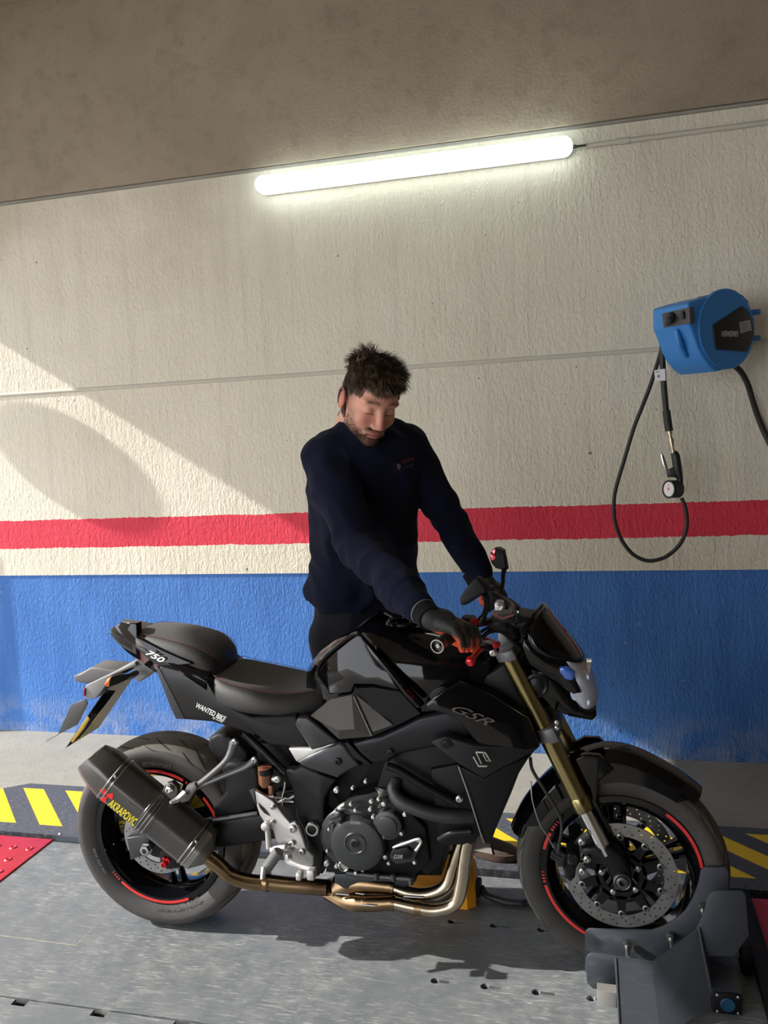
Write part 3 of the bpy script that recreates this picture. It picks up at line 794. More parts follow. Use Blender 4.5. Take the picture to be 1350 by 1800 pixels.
panel('side_cover', sc, .03, K_['graph'], BK, .008, mirror=True)
spar = PP('C', -.165, [(880, 748), (1050, 700), (1160, 650), (1270, 592), (1420, 560), (1600, 560), (1600, 700), (1480, 760), (1350, 775), (1150, 815), (1095, 860), (1000, 868), (930, 810)])
panel('frame_spar', spar, .05, mat('dark_graphite_spar', (.014, .015, .018), .36, .3, spec=.25), BK, .014, mirror=True)
panel('spar_gasket', PP('C', -.158, [(838, 745), (862, 740), (935, 815), (1000, 870), (985, 882), (890, 830)]), .03, K_['matte'], BK, .004)
for v, x, y, r, yy in (('X', 1175, 530, .010, -.163), ('C', 1108, 798, .009, -.168), ('X', 1155, 870, .009, -.12)):
    sub('frame_bolt', lambda bm: bolt(bm, P(v, x, y, yy), r=r, h=.006), K_['satin'])
sub('subframe_rail', lambda bm: tube(bm, [P('X', 60, 190, -.11), P('X', 250, 370, -.115), P('X', 420, 540, -.12), P('X', 560, 680, -.125)], .0135, 14), K_['satin'])
sub('subframe_rail', lambda bm: tube(bm, [P('X', 60, 190, .11), P('X', 250, 370, .115), P('X', 420, 540, .12), P('X', 560, 680, .125)], .0135, 14), K_['satin'])
pc = P('X', 880, 1320, -.145)
sub('pivot_cap', lambda bm: lathe(bm, pc, (0, -1, 0), [(0, .0215), (.010, .0215), (.013, .0195), (.013, .015), (.006, .0145), (.006, .0001)], 32), K_['steel'])
sub('pivot_plug', lambda bm: lathe(bm, pc + Vector((0, -.006, 0)), (0, -1, 0), [(0, .0135), (.003, .0135), (.004, .011), (.004, .0001)], 24), K_['satin'])
# dark mechanical fill behind the pivot (shock, linkage, battery tray)
def fill(bm):
    prism(bm, PP('X', -.06, [(200, 300), (560, 330), (700, 560), (690, 1250), (520, 1260), (420, 900), (330, 640), (200, 480)]), (0, .12, 0), .01)
sub('battery_tray', fill, K_['engd'])
sub('shock_spring', lambda bm: tube(bm, [P('X', 560, 700, -.02) + Vector((.024*math.cos(t*9), .024*math.sin(t*9), -.045*t)) for t in np.linspace(0, 3.8, 60)], .006, 8, n=2), mat('shock_spring_paint', (.05,.05,.055), .4, .5))
sub('wiring', lambda bm: [tube(bm, [P('X', *a, -.10) for a in l], .0035, 8) for l in ([(550, 770), (540, 860), (520, 960), (525, 1050)], [(330, 940), (480, 960), (600, 970), (660, 940)], [(400, 920), (470, 1000), (560, 960)], [(460, 1010), (560, 1000), (650, 1010)])], K_['steel'])

# ---------------- footpeg bracket
fb = PP('X', -.175, [(180, 870), (400, 1000), (470, 1090), (540, 1180), (605, 1265), (660, 1250), (700, 1290), (760, 1450), (800, 1580), (880, 1660), (880, 1760), (830, 1800), (760, 1780), (560, 1680), (470, 1600), (440, 1480), (400, 1350), (290, 1240), (240, 1160), (205, 1050)])
ft = panel('footpeg_bracket', fb, .012, K_['alu'], BK, .004)
sub('bracket_recess', lambda bm: prism(bm, PP('X', -.1765, [(230, 1020), (300, 1090), (350, 1150), (370, 1180), (300, 1140), (250, 1080)]), (0, -.0008, 0)), K_['matte'], ft)
sub('bracket_fin', lambda bm: prism(bm, PP('X', -.178, [(120, 875), (180, 860), (205, 1050), (190, 1030)]), (0, .010, 0), .002), K_['graph'], ft)
for x, y, r in ((410, 1070, .007), (405, 1245, .007), (640, 1325, .0115), (632, 1500, .0105), (752, 1600, .010)):
    b = nb(); bolt(b, P('X', x, y, -.176), r=r, h=.009); obj('bracket_bolt', b, K_['steel'], ft)
def lever(bm):
    tube(bm, [P('X', 335, 1290, -.185), P('X', 345, 1400, -.185), P('X', 355, 1560, -.185)], .0085, 12)
    lathe(bm, P('X', 330, 1285, -.178), (0, -1, 0), [(0, .013), (.014, .013), (.016, .010), (.016, .0001)], 20)
    cyl(bm, P('X', 380, 1560, -.18), P('X', 560, 1560, -.19), .011, seg=14)
    tube(bm, [P('D', 355, 350, -.19), P('D', 420, 345, -.19), P('D', 450, 350, -.18)], .010, 10)
sub('master_cylinder', lever, K_['alu'])
sub('rubber_boot', lambda bm: tube(bm, [P('D', 390 - 62*t, 352 + 88*t, -.215) for t in np.linspace(0, 1, 17)], [.014 + (.0035 if i % 2 else 0) for i in range(17)], 14, n=1, sm=False), mat('grey_rubber_boot', (.14, .14, .135), .55))
sub('peg_tip', lambda bm: tube(bm, [P('D', 322, 425, -.23), P('D', 314, 482, -.245)], [.009, .0065], 10), K_['alu'])
def brake_lever(bm):
    tube(bm, [P('D', 430, 375, -.205), P('D', 440, 400, -.215), P('D', 500, 425, -.225), P('D', 552, 440, -.235)], [.013, .011, .008, .008], 10)
    box(bm, P('D', 540, 455, -.24), (.022, .03, .030), bev=.004)
    box(bm, P('D', 485, 462, -.235), (.016, .03, .022), bev=.004)
sub('brake_pedal', brake_lever, K_['alu'])
# brake fluid cup
rs = empty('fluid_cup_mount', P('X', 330, 720, -.13)) if False else None
sub('fluid_reservoir', lambda bm: (lathe(bm, P('X', 315, 830, -.150), (.02, 0, 1), [(0, .012), (.012, .020), (.062, .021)], 20), box(bm, P('X', 385, 860, -.15), (.014, .02, .03), bev=.003)), mat('amber_fluid_cup', (.20, .07, .03), .2, coat=.5))
sub('reservoir_cap', lambda bm: lathe(bm, P('X', 318, 660, -.150), (.02, 0, 1), [(-.004, .022), (.012, .023), (.014, .020)], 24), K_['satin'])
sub('reservoir_bolt', lambda bm: (cyl(bm, P('X', 400, 735, -.155), P('X', 460, 740, -.155), .009, seg=10), bolt(bm, P('X', 455, 740, -.160), r=.009, h=.008)), K_['alu'])
# pillion peg hanger struts
def strut(bm):
    tube(bm, [P('B', 1095, 160, -.15), P('B', 1070, 240, -.155), P('B', 1020, 310, -.165), P('B', 880, 430, -.18), P('B', 800, 480, -.19)], [.014, .012, .009, .009, .012], 10)
    tube(bm, [P('B', 1230, 285, -.14), P('B', 1160, 335, -.15), P('B', 1000, 400, -.165), P('B', 860, 460, -.18), P('B', 790, 490, -.19)], [.012, .009, .008, .008, .012], 10)
    prism(bm, PP('B', -.20, [(780, 455), (830, 440), (850, 470), (790, 560), (740, 570), (760, 500)]), (0, .02, 0), .004)
sub('pillion_peg_hanger', strut, mat('anthracite_casting', (.13, .13, .13), .4, .5))
sub('pillion_peg', lambda bm: tube(bm, [P('B', 770, 500, -.205), P('B', 720, 545, -.225), P('B', 672, 566, -.245)], [.014, .012, .006], 10, flat=.7), K_['alu'])
for x, y in ((1097, 162), (1228, 282)): sub('hanger_bolt', lambda bm: bolt(bm, P('B', x, y, -.160), r=.008, h=.008), K_['steel'])
sub('brake_rod', lambda bm: tube(bm, [P('B', 880, 690, -.135), P('B', 1060, 665, -.135), P('B', 1250, 635, -.135)], .007, 8), K_['graph'])
sub('caliper_cap', lambda bm: (lathe(bm, P('B', 640, 965, -.150), (0, -1, 0), [(0, .010), (.012, .010), (.014, .007), (.009, .005), (.009, .0001)], 14), lathe(bm, P('B', 663, 940, -.14), (0, -1, 0), [(0, .009), (.012, .009), (.013, .001)], 14), lathe(bm, P('B', 640, 925, -.14), (0, -1, 0), [(0, .006), (.012, .005), (.013, .001)], 14)), K_['red'])
sub('rear_caliper', lambda bm: prism(bm, PP('B', -.120, [(600, 880), (700, 860), (760, 930), (740, 1000), (650, 1010), (600, 960)]), (0, .03, 0), .006), K_['satin'])

# ---------------- engine
def ep(name, pts, v, Y, depth, mt, bev=.006, **k):
    bm = nb(); prism(bm, PP(v, Y, pts), (0, depth, 0), bev, **k); return obj(name, bm, mt, BK, 40)
ep('crankcase', [(600, 455), (620, 250), (690, 130), (830, 80), (960, 150), (1060, 250), (1080, 400), (1000, 480), (800, 475)], 'D', -.145, .30, K_['engd'], .012)
ep('cylinder_block', [(820, 110), (870, -60), (1000, -140), (1260, -130), (1300, 60), (1200, 230), (1120, 420), (1060, 470), (900, 300)], 'D', -.125, .27, K_['engd'], .012)
ep('oil_pan', [(640, 455), (1000, 470), (1010, 500), (980, 520), (700, 540), (640, 500)], 'D', -.10, .20, K_['eng'], .010)
sub('pan_rail', lambda bm: tube(bm, [P('D', 700, 452, -.155), P('D', 830, 468, -.155), P('D', 1000, 482, -.155)], [.009, .009, .009], 8), K_['eng'])
for x, y in ((835, 466), (912, 472), (992, 488)): sub('pan_bolt', lambda bm: tube(bm, [P('D', x, y - 14, -.162), P('D', x + 2, y + 16, -.162)], .008, 8), K_['eng'])
Yc = -.185
cc = P('R', 505, 745, Yc)
clutch = None
bm = nb()
cc0 = P('R', 470, 720, -.15)
lathe(bm, cc0 + Vector((0, .02, 0)), (0, -1, 0), [(0, .098), (.012, .098), (.016, .095), (.018, .086), (.030, .083), (.034, .080), (.0345, .001)], 64)
obj('clutch_housing', bm, K_['eng'], BK, 30)
bm = nb(); lathe(bm, P('R', 555, 740, -.162), (0, -1, 0), [(0, .084), (.012, .082), (.020, .076), (.023, .066), (.024, .030), (.0245, .001)], 64)
cov = obj('clutch_cover', bm, K_['eng'], BK, 30)
bm = nb(); lathe(bm, P('R', 520, 748, -.183), (0, -1, 0), [(0, .034), (.003, .034), (.0055, .031), (.005, .0285), (.003, .027), (.003, .015), (.006, .014), (.007, .010), (.003, .009), (.003, .0001)], 48)
obj('cover_boss', bm, K_['eng'], cov, 30)
b = nb(); lathe(b, P('R', 520, 748, -.186), (0, -1, 0), [(0, .0085), (.006, .0085), (.006, .0001)], 6); obj('cover_plug', b, K_['satin'], cov)
bm = nb(); tube(bm, [P('R', 285, 540, -.168), P('R', 275, 640, -.17), P('R', 300, 760, -.172), P('R', 345, 870, -.172)], .0065, 10)
tube(bm, [P('R', 320, 560, -.175), P('R', 310, 640, -.175), P('R', 330, 760, -.175), P('R', 370, 880, -.172)], .003, 8); obj('cover_rib', bm, K_['eng'], cov)
# oil filler cap
bm = nb(); fcp = P('R', 365, 455, -.165); lathe(bm, fcp, (-.35, -1, .25), [(0, .017), (.012, .017), (.020, .015), (.022, .010), (.022, .001)], 20)
box(bm, fcp + Vector((-.010, -.028, .008)), (.034, .006, .012), Matrix.Rotation(math.radians(-25), 3, 'Y'), bev=.002)
obj('oil_filler_cap', bm, K_['eng'], BK)
bm = nb(); sg_ = P('R', 400, 985, -.165); lathe(bm, sg_, (0, -1, 0), [(0, .017), (.008, .017), (.010, .014), (.008, .012), (.004, .011), (.004, .001)], 24); obj('sight_glass', bm, K_['steel'], BK)
sub('casting_mark', lambda bm: (text_mesh(bm, 'DOHC', .010, P('R', 470, 540, -.1875), (1, 0, 0), (0, 0, 1), .001)), K_['alu'])
# gearcase upper ribs
def ribs(bm):
    tube(bm, [P('R', 300, 420, -.13), P('R', 370, 350, -.13), P('R', 460, 320, -.13), P('R', 600, 340, -.13), P('R', 700, 400, -.13)], .007, 8)
    tube(bm, [P('R', 410, 390, -.14), P('R', 480, 360, -.14), P('R', 600, 370, -.14), P('R', 690, 430, -.14)], .0045, 8)
    tube(bm, [P('R', 520, 290, -.11), P('R', 600, 260, -.11), P('R', 690, 290, -.11)], .014, 10, flat=.5)
sub('case_ribs', ribs, mat('cast_grey', (.34, .33, .30), .35, .8))
# starter gear cover and pick-up cover
bm = nb(); lathe(bm, P('R', 885, 520, -.145), (0, -1, 0), [(-.02, .044), (.020, .044), (.026, .042), (.028, .037), (.029, .031), (.033, .030), (.034, .027), (.0345, .001)], 48)
sc_ = obj('starter_cover', bm, K_['eng'], BK, 30)
bm = nb(); prism(bm, PP('R', -.165, [(880, 880), (930, 790), (1000, 735), (1180, 700), (1240, 740), (1200, 850), (1140, 960), (960, 985), (900, 940)]), (0, .05, 0), .006); pk = obj('pickup_cover', bm, K_['eng'], BK)
bm = nb(); prism(bm, PP('R', -.178, [(905, 885), (940, 825), (1080, 800), (1130, 850), (1110, 920), (960, 935)]), (0, .02, 0), .004); obj('raised_block', bm, K_['engd'], pk)
sub('cover_print', lambda bm: text_mesh(bm, 'GSR', .016, P('R', 925, 915, -.1795), (1, 0, .06), (0, 0, 1), .0008, shear=.35, stretch=1.0), K_['alu'], pk)
sub('cover_edge', lambda bm: tube(bm, [P('R', 925, 795, -.172), P('R', 1060, 750, -.172), P('R', 1200, 705, -.172), P('R', 1225, 745, -.172), P('R', 1180, 820, -.172)], .0042, 8, n=4), K_['alu'], pk)
sub('coolant_neck', lambda bm: (tube(bm, [P('R', 800, 330, -.12), P('R', 815, 240, -.12), P('R', 830, 150, -.115)], [.026, .024, .023], 20), tube(bm, [P('R', 800, 245, -.12), P('R', 825, 170, -.117)], .0255, 20)), mat('grey_hose', (.10, .095, .085), .4, .4))
for v_, x, y, r in (('R', 305, 410, .0065), ('R', 470, 330, .006), ('R', 520, 395, .006), ('R', 690, 300, .0065), ('R', 770, 275, .006), ('R', 825, 325, .008), ('R', 680, 385, .0065), ('R', 712, 470, .0065), ('R', 820, 680, .0065), ('R', 842, 895, .0075), ('R', 880, 965, .006),
                  ('R', 1053, 440, .0065), ('R', 1018, 645, .0065), ('R', 1195, 715, .006), ('R', 1158, 955, .006), ('R', 1175, 820, .005), ('R', 235, 600, .0045), ('R', 218, 830, .0045), ('R', 315, 1000, .006), ('R', 600, 1040, .005), ('R', 525, 1070, .006), ('R', 490, 155, .0055), ('R', 630, 85, .006), ('R', 315, 180, .009), ('R', 210, 970, .009)):
    sub('engine_bolt', lambda bm: lathe(bm, P(v_, x, y, -.168), (0, -1, 0), [(-.01, r*.9), (.002, r*.95), (.005, r*.8), (.006, r*.4), (.004, .0001)], 10), K_['alu'])
# hoses over the engine
sub('coolant_hose', lambda bm: tube(bm, [P('D', 925, 30, -.12), P('D', 915, 80, -.14), P('D', 950, 130, -.155), P('D', 1030, 165, -.16), P('D', 1120, 190, -.16), P('D', 1200, 197, -.155), P('D', 1275, 195, -.14)], .0205, 20), K_['rub2'])
sub('crash_bar', lambda bm: tube(bm, [P('Q', 0, 585, -.165), P('Q', 150, 640, -.165), P('Q', 400, 790, -.165), P('Q', 640, 925, -.162), P('Q', 850, 1040, -.16)], .0125, 14), K_['satin'])
sub('crash_bar', lambda bm: tube(bm, [P('D', 1120, 300, -.15), P('D', 1180, 272, -.16), P('D', 1270, 262, -.16)], [.008, .011, .011], 12), K_['satin'])
sub('radiator_hose', lambda bm: tube(bm, [P('Q', 900, 640, -.10), P('Q', 850, 740, -.11), P('Q', 780, 850, -.11), P('Q', 740, 960, -.10)], .0175, 16), K_['rub2'])
sub('hose_bolt', lambda bm: bolt(bm, P('Q', 862, 970, -.17), r=.009, h=.009), K_['steel'])
ep('throttle_body', [(200, 440), (700, 470), (900, 560), (880, 700), (700, 760), (300, 650)], 'Q', -.10, .20, K_['engd'], .01)
ep('radiator', [(1080, -20), (1290, -60), (1330, 260), (1270, 330), (1120, 330)], 'D', -.14, .28, K_['engd'], .01)
ep('rear_cylinder_side', [(560, 60), (640, -70), (870, -110), (900, 110), (700, 145), (625, 250), (560, 300)], 'D', -.06, .12, K_['engd'], .01)
ep('linkage_housing', [(420, 900), (690, 900), (800, 1300), (960, 1500), (980, 1880), (760, 1800), (600, 1500)], 'X', -.10, .20, K_['engd'], .01)
ep('oil_cooler', [(1180, 240), (1270, 240), (1270, 380), (1190, 400)], 'D', -.01, .10, K_['engd'], .01)
ep('front_engine_mount', [(1010, 290), (1140, 330), (1130, 470), (1010, 470)], 'D', -.05, .15, K_['engd'], .01)

# ---------------- body panels
# tank : lofted cross sections
def tsec(x, w, zt, zb, n=16, k=2.6):
    pts = []
    for i in range(n + 1):
        a = PI * i / n; cx, sx = math.cos(a), math.sin(a)
        uc = .84 + .16 * min(1, sx * 1.35); pts.append(Vector((x, -math.copysign(abs(cx) ** (2/k), cx) * w * uc, zb + (zt - zb) * abs(sx) ** (2/k))))
    return pts
bm = nb()
loft(bm, [tsec(*q) for q in ((.535, .070, .885, .77), (.575, .095, .930, .77), (.64, .125, .975, .76), (.72, .150, 1.005, .77), (.80, .178, 1.018, .78), (.88, .192, 1.016, .79), (.96, .190, 1.002, .80), (1.04, .172, .978, .82), (1.10, .130, .955, .84), (1.14, .075, .930, .86))])
tank = obj('fuel_tank', bm, K_['gloss'], BK, 60)
bm = nb(); tc0 = P('O', 880, 165, -.0); lathe(bm, Vector((.835, 0, 1.010)), (0, 0, 1), [(0, .055), (.010, .055), (.014, .051), (.013, .046), (.010, .042), (.012, .030), (.012, .0001)], 48); fcap = obj('filler_cap', bm, K_['gloss'], tank, 30)
bm = nb()
for k in range(7): a = 2*PI*k/7; bolt(bm, Vector((.835 + .048*math.cos(a), .048*math.sin(a), 1.021)), (0, 0, 1), .003, .003)
obj('cap_screws', bm, K_['steel'], fcap)
# glossy side scoop with its bevelled front edge
sc1 = [P('O', 465, 275, -.135), P('O', 270, 405, -.115), P('O', 135, 530, -.100), P('O', 88, 630, -.100), P('O', 110, 680, -.120), P('O', 205, 835, -.150), P('O', 400, 820, -.172), P('O', 435, 745, -.178), P('O', 600, 745, -.190), P('O', 845, 800, -.195), P('O', 720, 600, -.180), P('O', 560, 390, -.155)]
panel('tank_side_scoop', sc1, .03, K_['gloss'], BK, .005, mirror=True)
def edge_strip(bm, s=1):
    outer = [(450, 262, -.132), (495, 280, -.140), (630, 425, -.168), (790, 620, -.190), (940, 800, -.206), (1060, 930, -.205)]
    inner = [(462, 300, -.140), (500, 330, -.150), (590, 470, -.180), (745, 650, -.200), (880, 830, -.212), (1005, 960, -.212)]
    secs = []
    for a, b in zip(outer, inner):
        A_ = P('O', *a); B_ = P('O', *b)
        if s > 0: A_.y, B_.y = -A_.y, -B_.y
        m_ = (A_ + B_) / 2 + Vector((0, s*.006, 0)); i_ = Vector((0, -s*.02, 0))
        secs.append([A_, m_, B_, B_ + i_, A_ + i_])
    loft(bm, secs)
sub('scoop_edge', lambda bm: edge_strip(bm, -1), K_['gloss'], smooth=25); sub('scoop_edge', lambda bm: edge_strip(bm, 1), K_['gloss'], smooth=25)
sub('scoop_rim', lambda bm: tube(bm, [P('O', 465, 272, -.140), P('O', 400, 300, -.132), P('O', 270, 400, -.120), P('O', 140, 520, -.105), P('O', 92, 620, -.100)], [.006, .006, .0055, .005, .004], 8), K_['gloss'])
sub('scoop_rim', lambda bm: tube(bm, [Vector((p.x, -p.y, p.z)) for p in (P('O', 465, 272, -.140), P('O', 400, 300, -.132), P('O', 270, 400, -.120), P('O', 140, 520, -.105), P('O', 92, 620, -.100))], [.006, .006, .0055, .005, .004], 8), K_['gloss'])
# airbox side cover, faceted, with a mesh triangle
bm = nb()
def tri(a, mi=0):
    f = bm.faces.new([bm.verts.new(p) for p in a]); f.material_index = mi
q0 = P('O', 210, 880, -.150); q1 = P('O', 405, 838, -.176); q2 = P('O', 435, 782, -.180); q3 = P('O', 600, 770, -.192); q4 = P('O', 845, 810, -.192)
q5 = P('O', 1030, 1010, -.176); q6 = P('O', 790, 1130, -.178); q7 = P('O', 590, 1218, -.178); q8 = P('O', 290, 1242, -.165); q9 = P('O', 120, 1085, -.150); q10 = P('O', 30, 1030, -.140)
r0 = P('O', 430, 1152, -.188); r1 = P('O', 285, 1160, -.176)
for f_ in ((q0, q1, r0), (q0, r0, r1, q9), (q9, r1, q8), (r1, r0, q7, q8), (q1, q7, r0), (q9, q10, q0)): tri(f_, 0)
for f_ in ((q1, q2, q3, q4, q5, q6, q7),): tri(f_, 1)
bmesh.ops.remove_doubles(bm, verts=bm.verts[:], dist=.0001)
bmesh.ops.recalc_face_normals(bm, faces=bm.faces[:])
ext = bmesh.ops.extrude_face_region(bm, geom=bm.faces[:]); bmesh.ops.translate(bm, verts=[v for v in ext['geom'] if isinstance(v, bmesh.types.BMVert)], vec=(0, .02, 0))
acv = obj('airbox_cover', bm, [mat('taupe_metallic', (.065, .058, .052), .5, .4, spec=.25), K_['matte']], BK, 10)
def honey():
    mt, nt, b = _nodes('perforated_plastic'); tc = nt.nodes.new('ShaderNodeTexCoord')
    vn = nt.nodes.new('ShaderNodeTexVoronoi'); vn.inputs['Scale'].default_value = 210; vn.inputs['Randomness'].default_value = 0.0
    nt.links.new(tc.outputs['Object'], vn.inputs['Vector'])
    nt.links.new(MIXC(nt, RNG(nt, vn.outputs['Distance'], .30, .42), (.004, .004, .004), (.075, .07, .065)), b.inputs['Base Color'])
    b.inputs['Roughness'].default_value = .5; return mt
sub('mesh_grille', lambda bm: prism(bm, [P('O', 448, 838, -.187), P('O', 780, 1112, -.184), P('O', 600, 1178, -.184)], (0, .004, 0)), honey(), acv)
sub('cover_crease', lambda bm: tube(bm, [P('O', 425, 850, -.181), P('O', 590, 1212, -.182)], .0022, 6), mat('light_taupe', (.22, .20, .18), .4, .4), acv)
ep('airbox', [(150, 1000), (1000, 960), (1300, 850), (1150, 1200), (500, 1300)], 'O', -.12, .24, K_['matte'], .01)

# seats
def seat_sec(p_r, p_c, w_r, zb, n=9):
    pass
def seat(name, st, mt_side, mt_top, k=3.0):
    """stations (x, half width, z top centre, z top edge, z bottom)"""
    bm = nb(); secs = []
    for x, w, zc, ze, zb in st:
        half = [(0, zc), (w*.35, zc + (ze - zc)*.10), (w*.62, zc + (ze - zc)*.45), (w*.80, ze + .002), (w*.93, ze - .010), (w, ze - .030), (w*1.0, (ze - .03 + zb)/2), (w*.96, zb + .006), (w*.80, zb)]
        ring = [Vector((x, -y, z)) for y, z in half] + [Vector((x, y, z)) for y, z in reversed(half[1:])]
        secs.append(ring)
    rows = loft(bm, secs)
    n = len(secs[0])
    bm.faces.ensure_lookup_table()
    for f in bm.faces:
        ids = [v.index for v in f.verts]
    for r in range(len(rows) - 1):
        for i in list(range(0, 3)) + list(range(n - 3, n)):
            for f in rows[r][i].link_faces:
                if rows[r+1][(i+1) % n] in f.verts and rows[r][(i+1) % n] in f.verts: f.material_index = 1
    o = obj(name, bm, [mt_side, mt_top], BK, 60)
    ms = o.modifiers.new('sub', 'SUBSURF'); ms.levels = 2; ms.render_levels = 2
    # stitching along the seam
    for s in (-1, 1):
        b = nb(); tube(b, [Vector((x, s*w*.82, ze + .0022)) for x, w, zc, ze, zb in st], .0008, 6); obj('seam_piping', b, K_['stitch'], o)
    return o
seat('rider_seat', [(.235, .085, .862, .860, .800), (.25, .130, .868, .868, .790), (.30, .152, .846, .852, .772), (.37, .160, .826, .838, .758), (.44, .155, .814, .826, .755), (.51, .132, .816, .818, .748), (.565, .105, .832, .820, .746), (.60, .082, .848, .826, .750), (.612, .055, .850, .830, .775)], K_['leather'], K_['suede'])
seat('passenger_seat', [(-.035, .070, .990, .985, .955), (-.02, .095, 1.000, .990, .950), (.04, .108, 1.004, .984, .935), (.11, .116, .998, .972, .912), (.17, .118, .984, .958, .885), (.215, .112, .972, .940, .862), (.245, .098, .952, .918, .850), (.256, .07, .930, .895, .85)], K_['leather'], K_['suede'])
# tail cowl
bm = nb()
tl = [(-.150, .020, .990, .970), (-.13, .036, 1.000, .955), (-.08, .062, 1.002, .925), (.0, .092, .985, .885), (.08, .115, .955, .850), (.16, .138, .925, .815), (.24, .142, .880, .78)]
secs = []
for x, w, zt, zb in tl:
    zm = zt - (zt - zb) * .25
    h_ = [(0, zt), (w*.7, zt), (w*.95, zm), (w, zm - .01), (w*.80, zb), (w*.3, zb - .004), (0, zb - .004)]
    secs.append([Vector((x, -y, z)) for y, z in h_] + [Vector((x, y, z)) for y, z in reversed(h_[1:-1])])
loft(bm, secs); obj('tail_cowl', bm, K_['gloss'], BK, 30)
t1 = PP('A', -.125, [(428, 148, -.045), (445, 108, -.045), (540, 120, -.085), (545, 200, -.10), (700, 280, -.12), (860, 350), (870, 365), (690, 382), (640, 362, -.12), (570, 300, -.105), (470, 215, -.07)])
panel('tail_side_panel', t1, .03, K_['gloss'], BK, .006)
t2 = PP('A', -.135, [(650, 380), (710, 375), (900, 425), (960, 460), (1035, 590), (1190, 650), (1255, 775), (1235, 790), (1100, 740), (990, 706), (775, 688), (735, 610)])
panel('seat_side_panel', t2, .04, mat('black_satin_paint', (.006, .006, .007), .24, coat=.1, spec=.3), BK, .007, mirror=True)
panel('panel_edge', PP('A', -.137, [(650, 382), (672, 380), (765, 560), (830, 690), (772, 688), (735, 610)]), .01, K_['graph'], BK, .003)
t3 = PP('C', -.140, [(95, 500), (200, 545), (300, 590), (560, 580), (640, 770), (520, 775), (400, 760), (250, 640)])
panel('under_seat_cover', t3, .05, K_['matte'], BK, .012, mirror=True)
bm = nb(); A_ = P('A', 885, 598, -.1362); B_ = P('A', 1058, 683, -.1362); dv = (B_ - A_)
text_mesh(bm, 'WANTED BIKE', .0235, A_ - Vector((0, 0, .010)), dv, (0, 0, 1), .0008, shear=.25, stretch=dv.length / text_width('WANTED BIKE', .0235), bold=.0003)
A2 = P('A', 990, 672, -.1362); B2 = P('A', 1046, 699, -.1362); dv = B2 - A2
text_mesh(bm, 'by ZONE', .013, A2 - Vector((0, 0, .006)), dv, (0, 0, 1), .0008, shear=.25, stretch=dv.length / text_width('by ZONE', .013))
obj('white_sticker', bm, K_['white'], BK)
bm = nb(); A_ = P('A', 592, 300, -.1262); B_ = P('A', 685, 325, -.1262); A_ = P('A', 585, 282, -.1262); B_ = P('A', 678, 332, -.1262); dv = B_ - A_
text_mesh(bm, '750', .027, A_ - Vector((0, 0, .010)), dv, (0, 0, 1), .0008, shear=.45, stretch=dv.length / text_width('750', .027), bold=.0006)
obj('model_number', bm, K_['white'], BK)
# plate hanger, lamp, indicators, number plate
panel('plate_hanger', PP('A', -.035, [(545, 330), (640, 375), (645, 400), (555, 470), (525, 450), (520, 375), (430, 415), (420, 400)]), .07, K_['grey'], BK, .004)
panel('lamp_bracket', PP('A', -.05, [(235, 490), (530, 350), (540, 372), (400, 430), (330, 530), (300, 565), (232, 572)]), .10, K_['grey'], BK, .004)
panel('tail_lamp_shroud', PP('A', -.02, [(168, 432), (205, 420), (270, 382), (420, 395), (470, 420), (380, 432), (250, 478), (205, 472), (170, 465)]), .09, mat('shroud_grey', (.10, .10, .10), .45), BK, .005)
sub('rear_lamp', lambda bm: prism(bm, PP('A', -.055, [(220, 508), (234, 505), (234, 552), (222, 556)]), (0, .10, 0), .003), mat('dark_red_lens', (.25, .01, .04), .2))
def indicator(s):
    c_ = P('A', 412, 468, -.145)
    secs = []
    for t, r, dz in ((0, .003, 0), (.006, .013, 0), (.014, .0165, 0), (.03, .0155, .001), (.046, .0115, .003), (.058, .008, .004)):
        o_ = P('A', 352, 476, -.165).lerp(P('A', 505, 432, -.12), t / .058)
        if s > 0: o_.y = -o_.y
        secs.append([o_ + Vector((.004*math.sin(a), .6*r*math.cos(a), r*math.sin(a))) for a in np.linspace(0, 2*PI, 17)[:-1]])
    b = nb(); loft(b, secs[2:]); ind = obj('indicator', b, K_['matte'], BK, 60)
    b = nb(); loft(b, secs[:3]); obj('amber_lens', b, K_['orange'], ind, 60)
    e_ = secs[-1][0]; b = nb(); o1 = P('A', 490, 438, -.125); o2 = P('A', 540, 415, -.05)
    if s > 0: o1.y, o2.y = -o1.y, -o2.y
    tube(b, [o1, (o1 + o2)/2, o2], [.010, .011, .009], 10); obj('indicator_stalk', b, K_['rub2'], ind)
indicator(-1); indicator(1)
pA, pB, pC_, pD_ = P('A', 352, 520, -.10), P('A', 412, 525, -.10), P('A', 205, 795, -.10), P('A', 118, 860, -.10)
bm = nb(); pt = [P('A', 352, 518, -.10), P('A', 412, 528, -.085), P('A', 205, 800, -.085), P('A', 118, 862, -.10)]
prism(bm, pt, (0, .004, 0), 0); 
off = Vector((0, .19, 0))
bm.free(); bm = nb(); prism(bm, [pt[0], pt[3], pt[3] + off, pt[0] + off], (.003, 0, .0015)); plate = obj('number_plate', bm, mat('plate_reverse', (.022, .021, .020), .35), BK)
panel('plate_support', pt, .010, K_['gloss'], BK, .002)
sub('painted_plate_reflection', lambda bm: prism(bm, PP('A', -.102, [(240, 680), (252, 672), (262, 690), (225, 750), (160, 828), (150, 822)]), (0, .004, 0), .001), mat('painted_amber_reflection', (.38, .24, .02), .35))  # golden reflection on the plate underside, painted as a coloured strip
panel('plate_back', PP('A', .055, [(72, 782), (150, 605), (235, 568), (250, 600), (188, 722)]), .004, mat('smoked_plastic', (.06, .06, .058), .25), BK, .001)
sub('plate_wire', lambda bm: tube(bm, [P('A', 75, 780, .05), P('A', 40, 800, .05), P('A', 5, 818, .05)], .0015, 6), K_['rub2'])

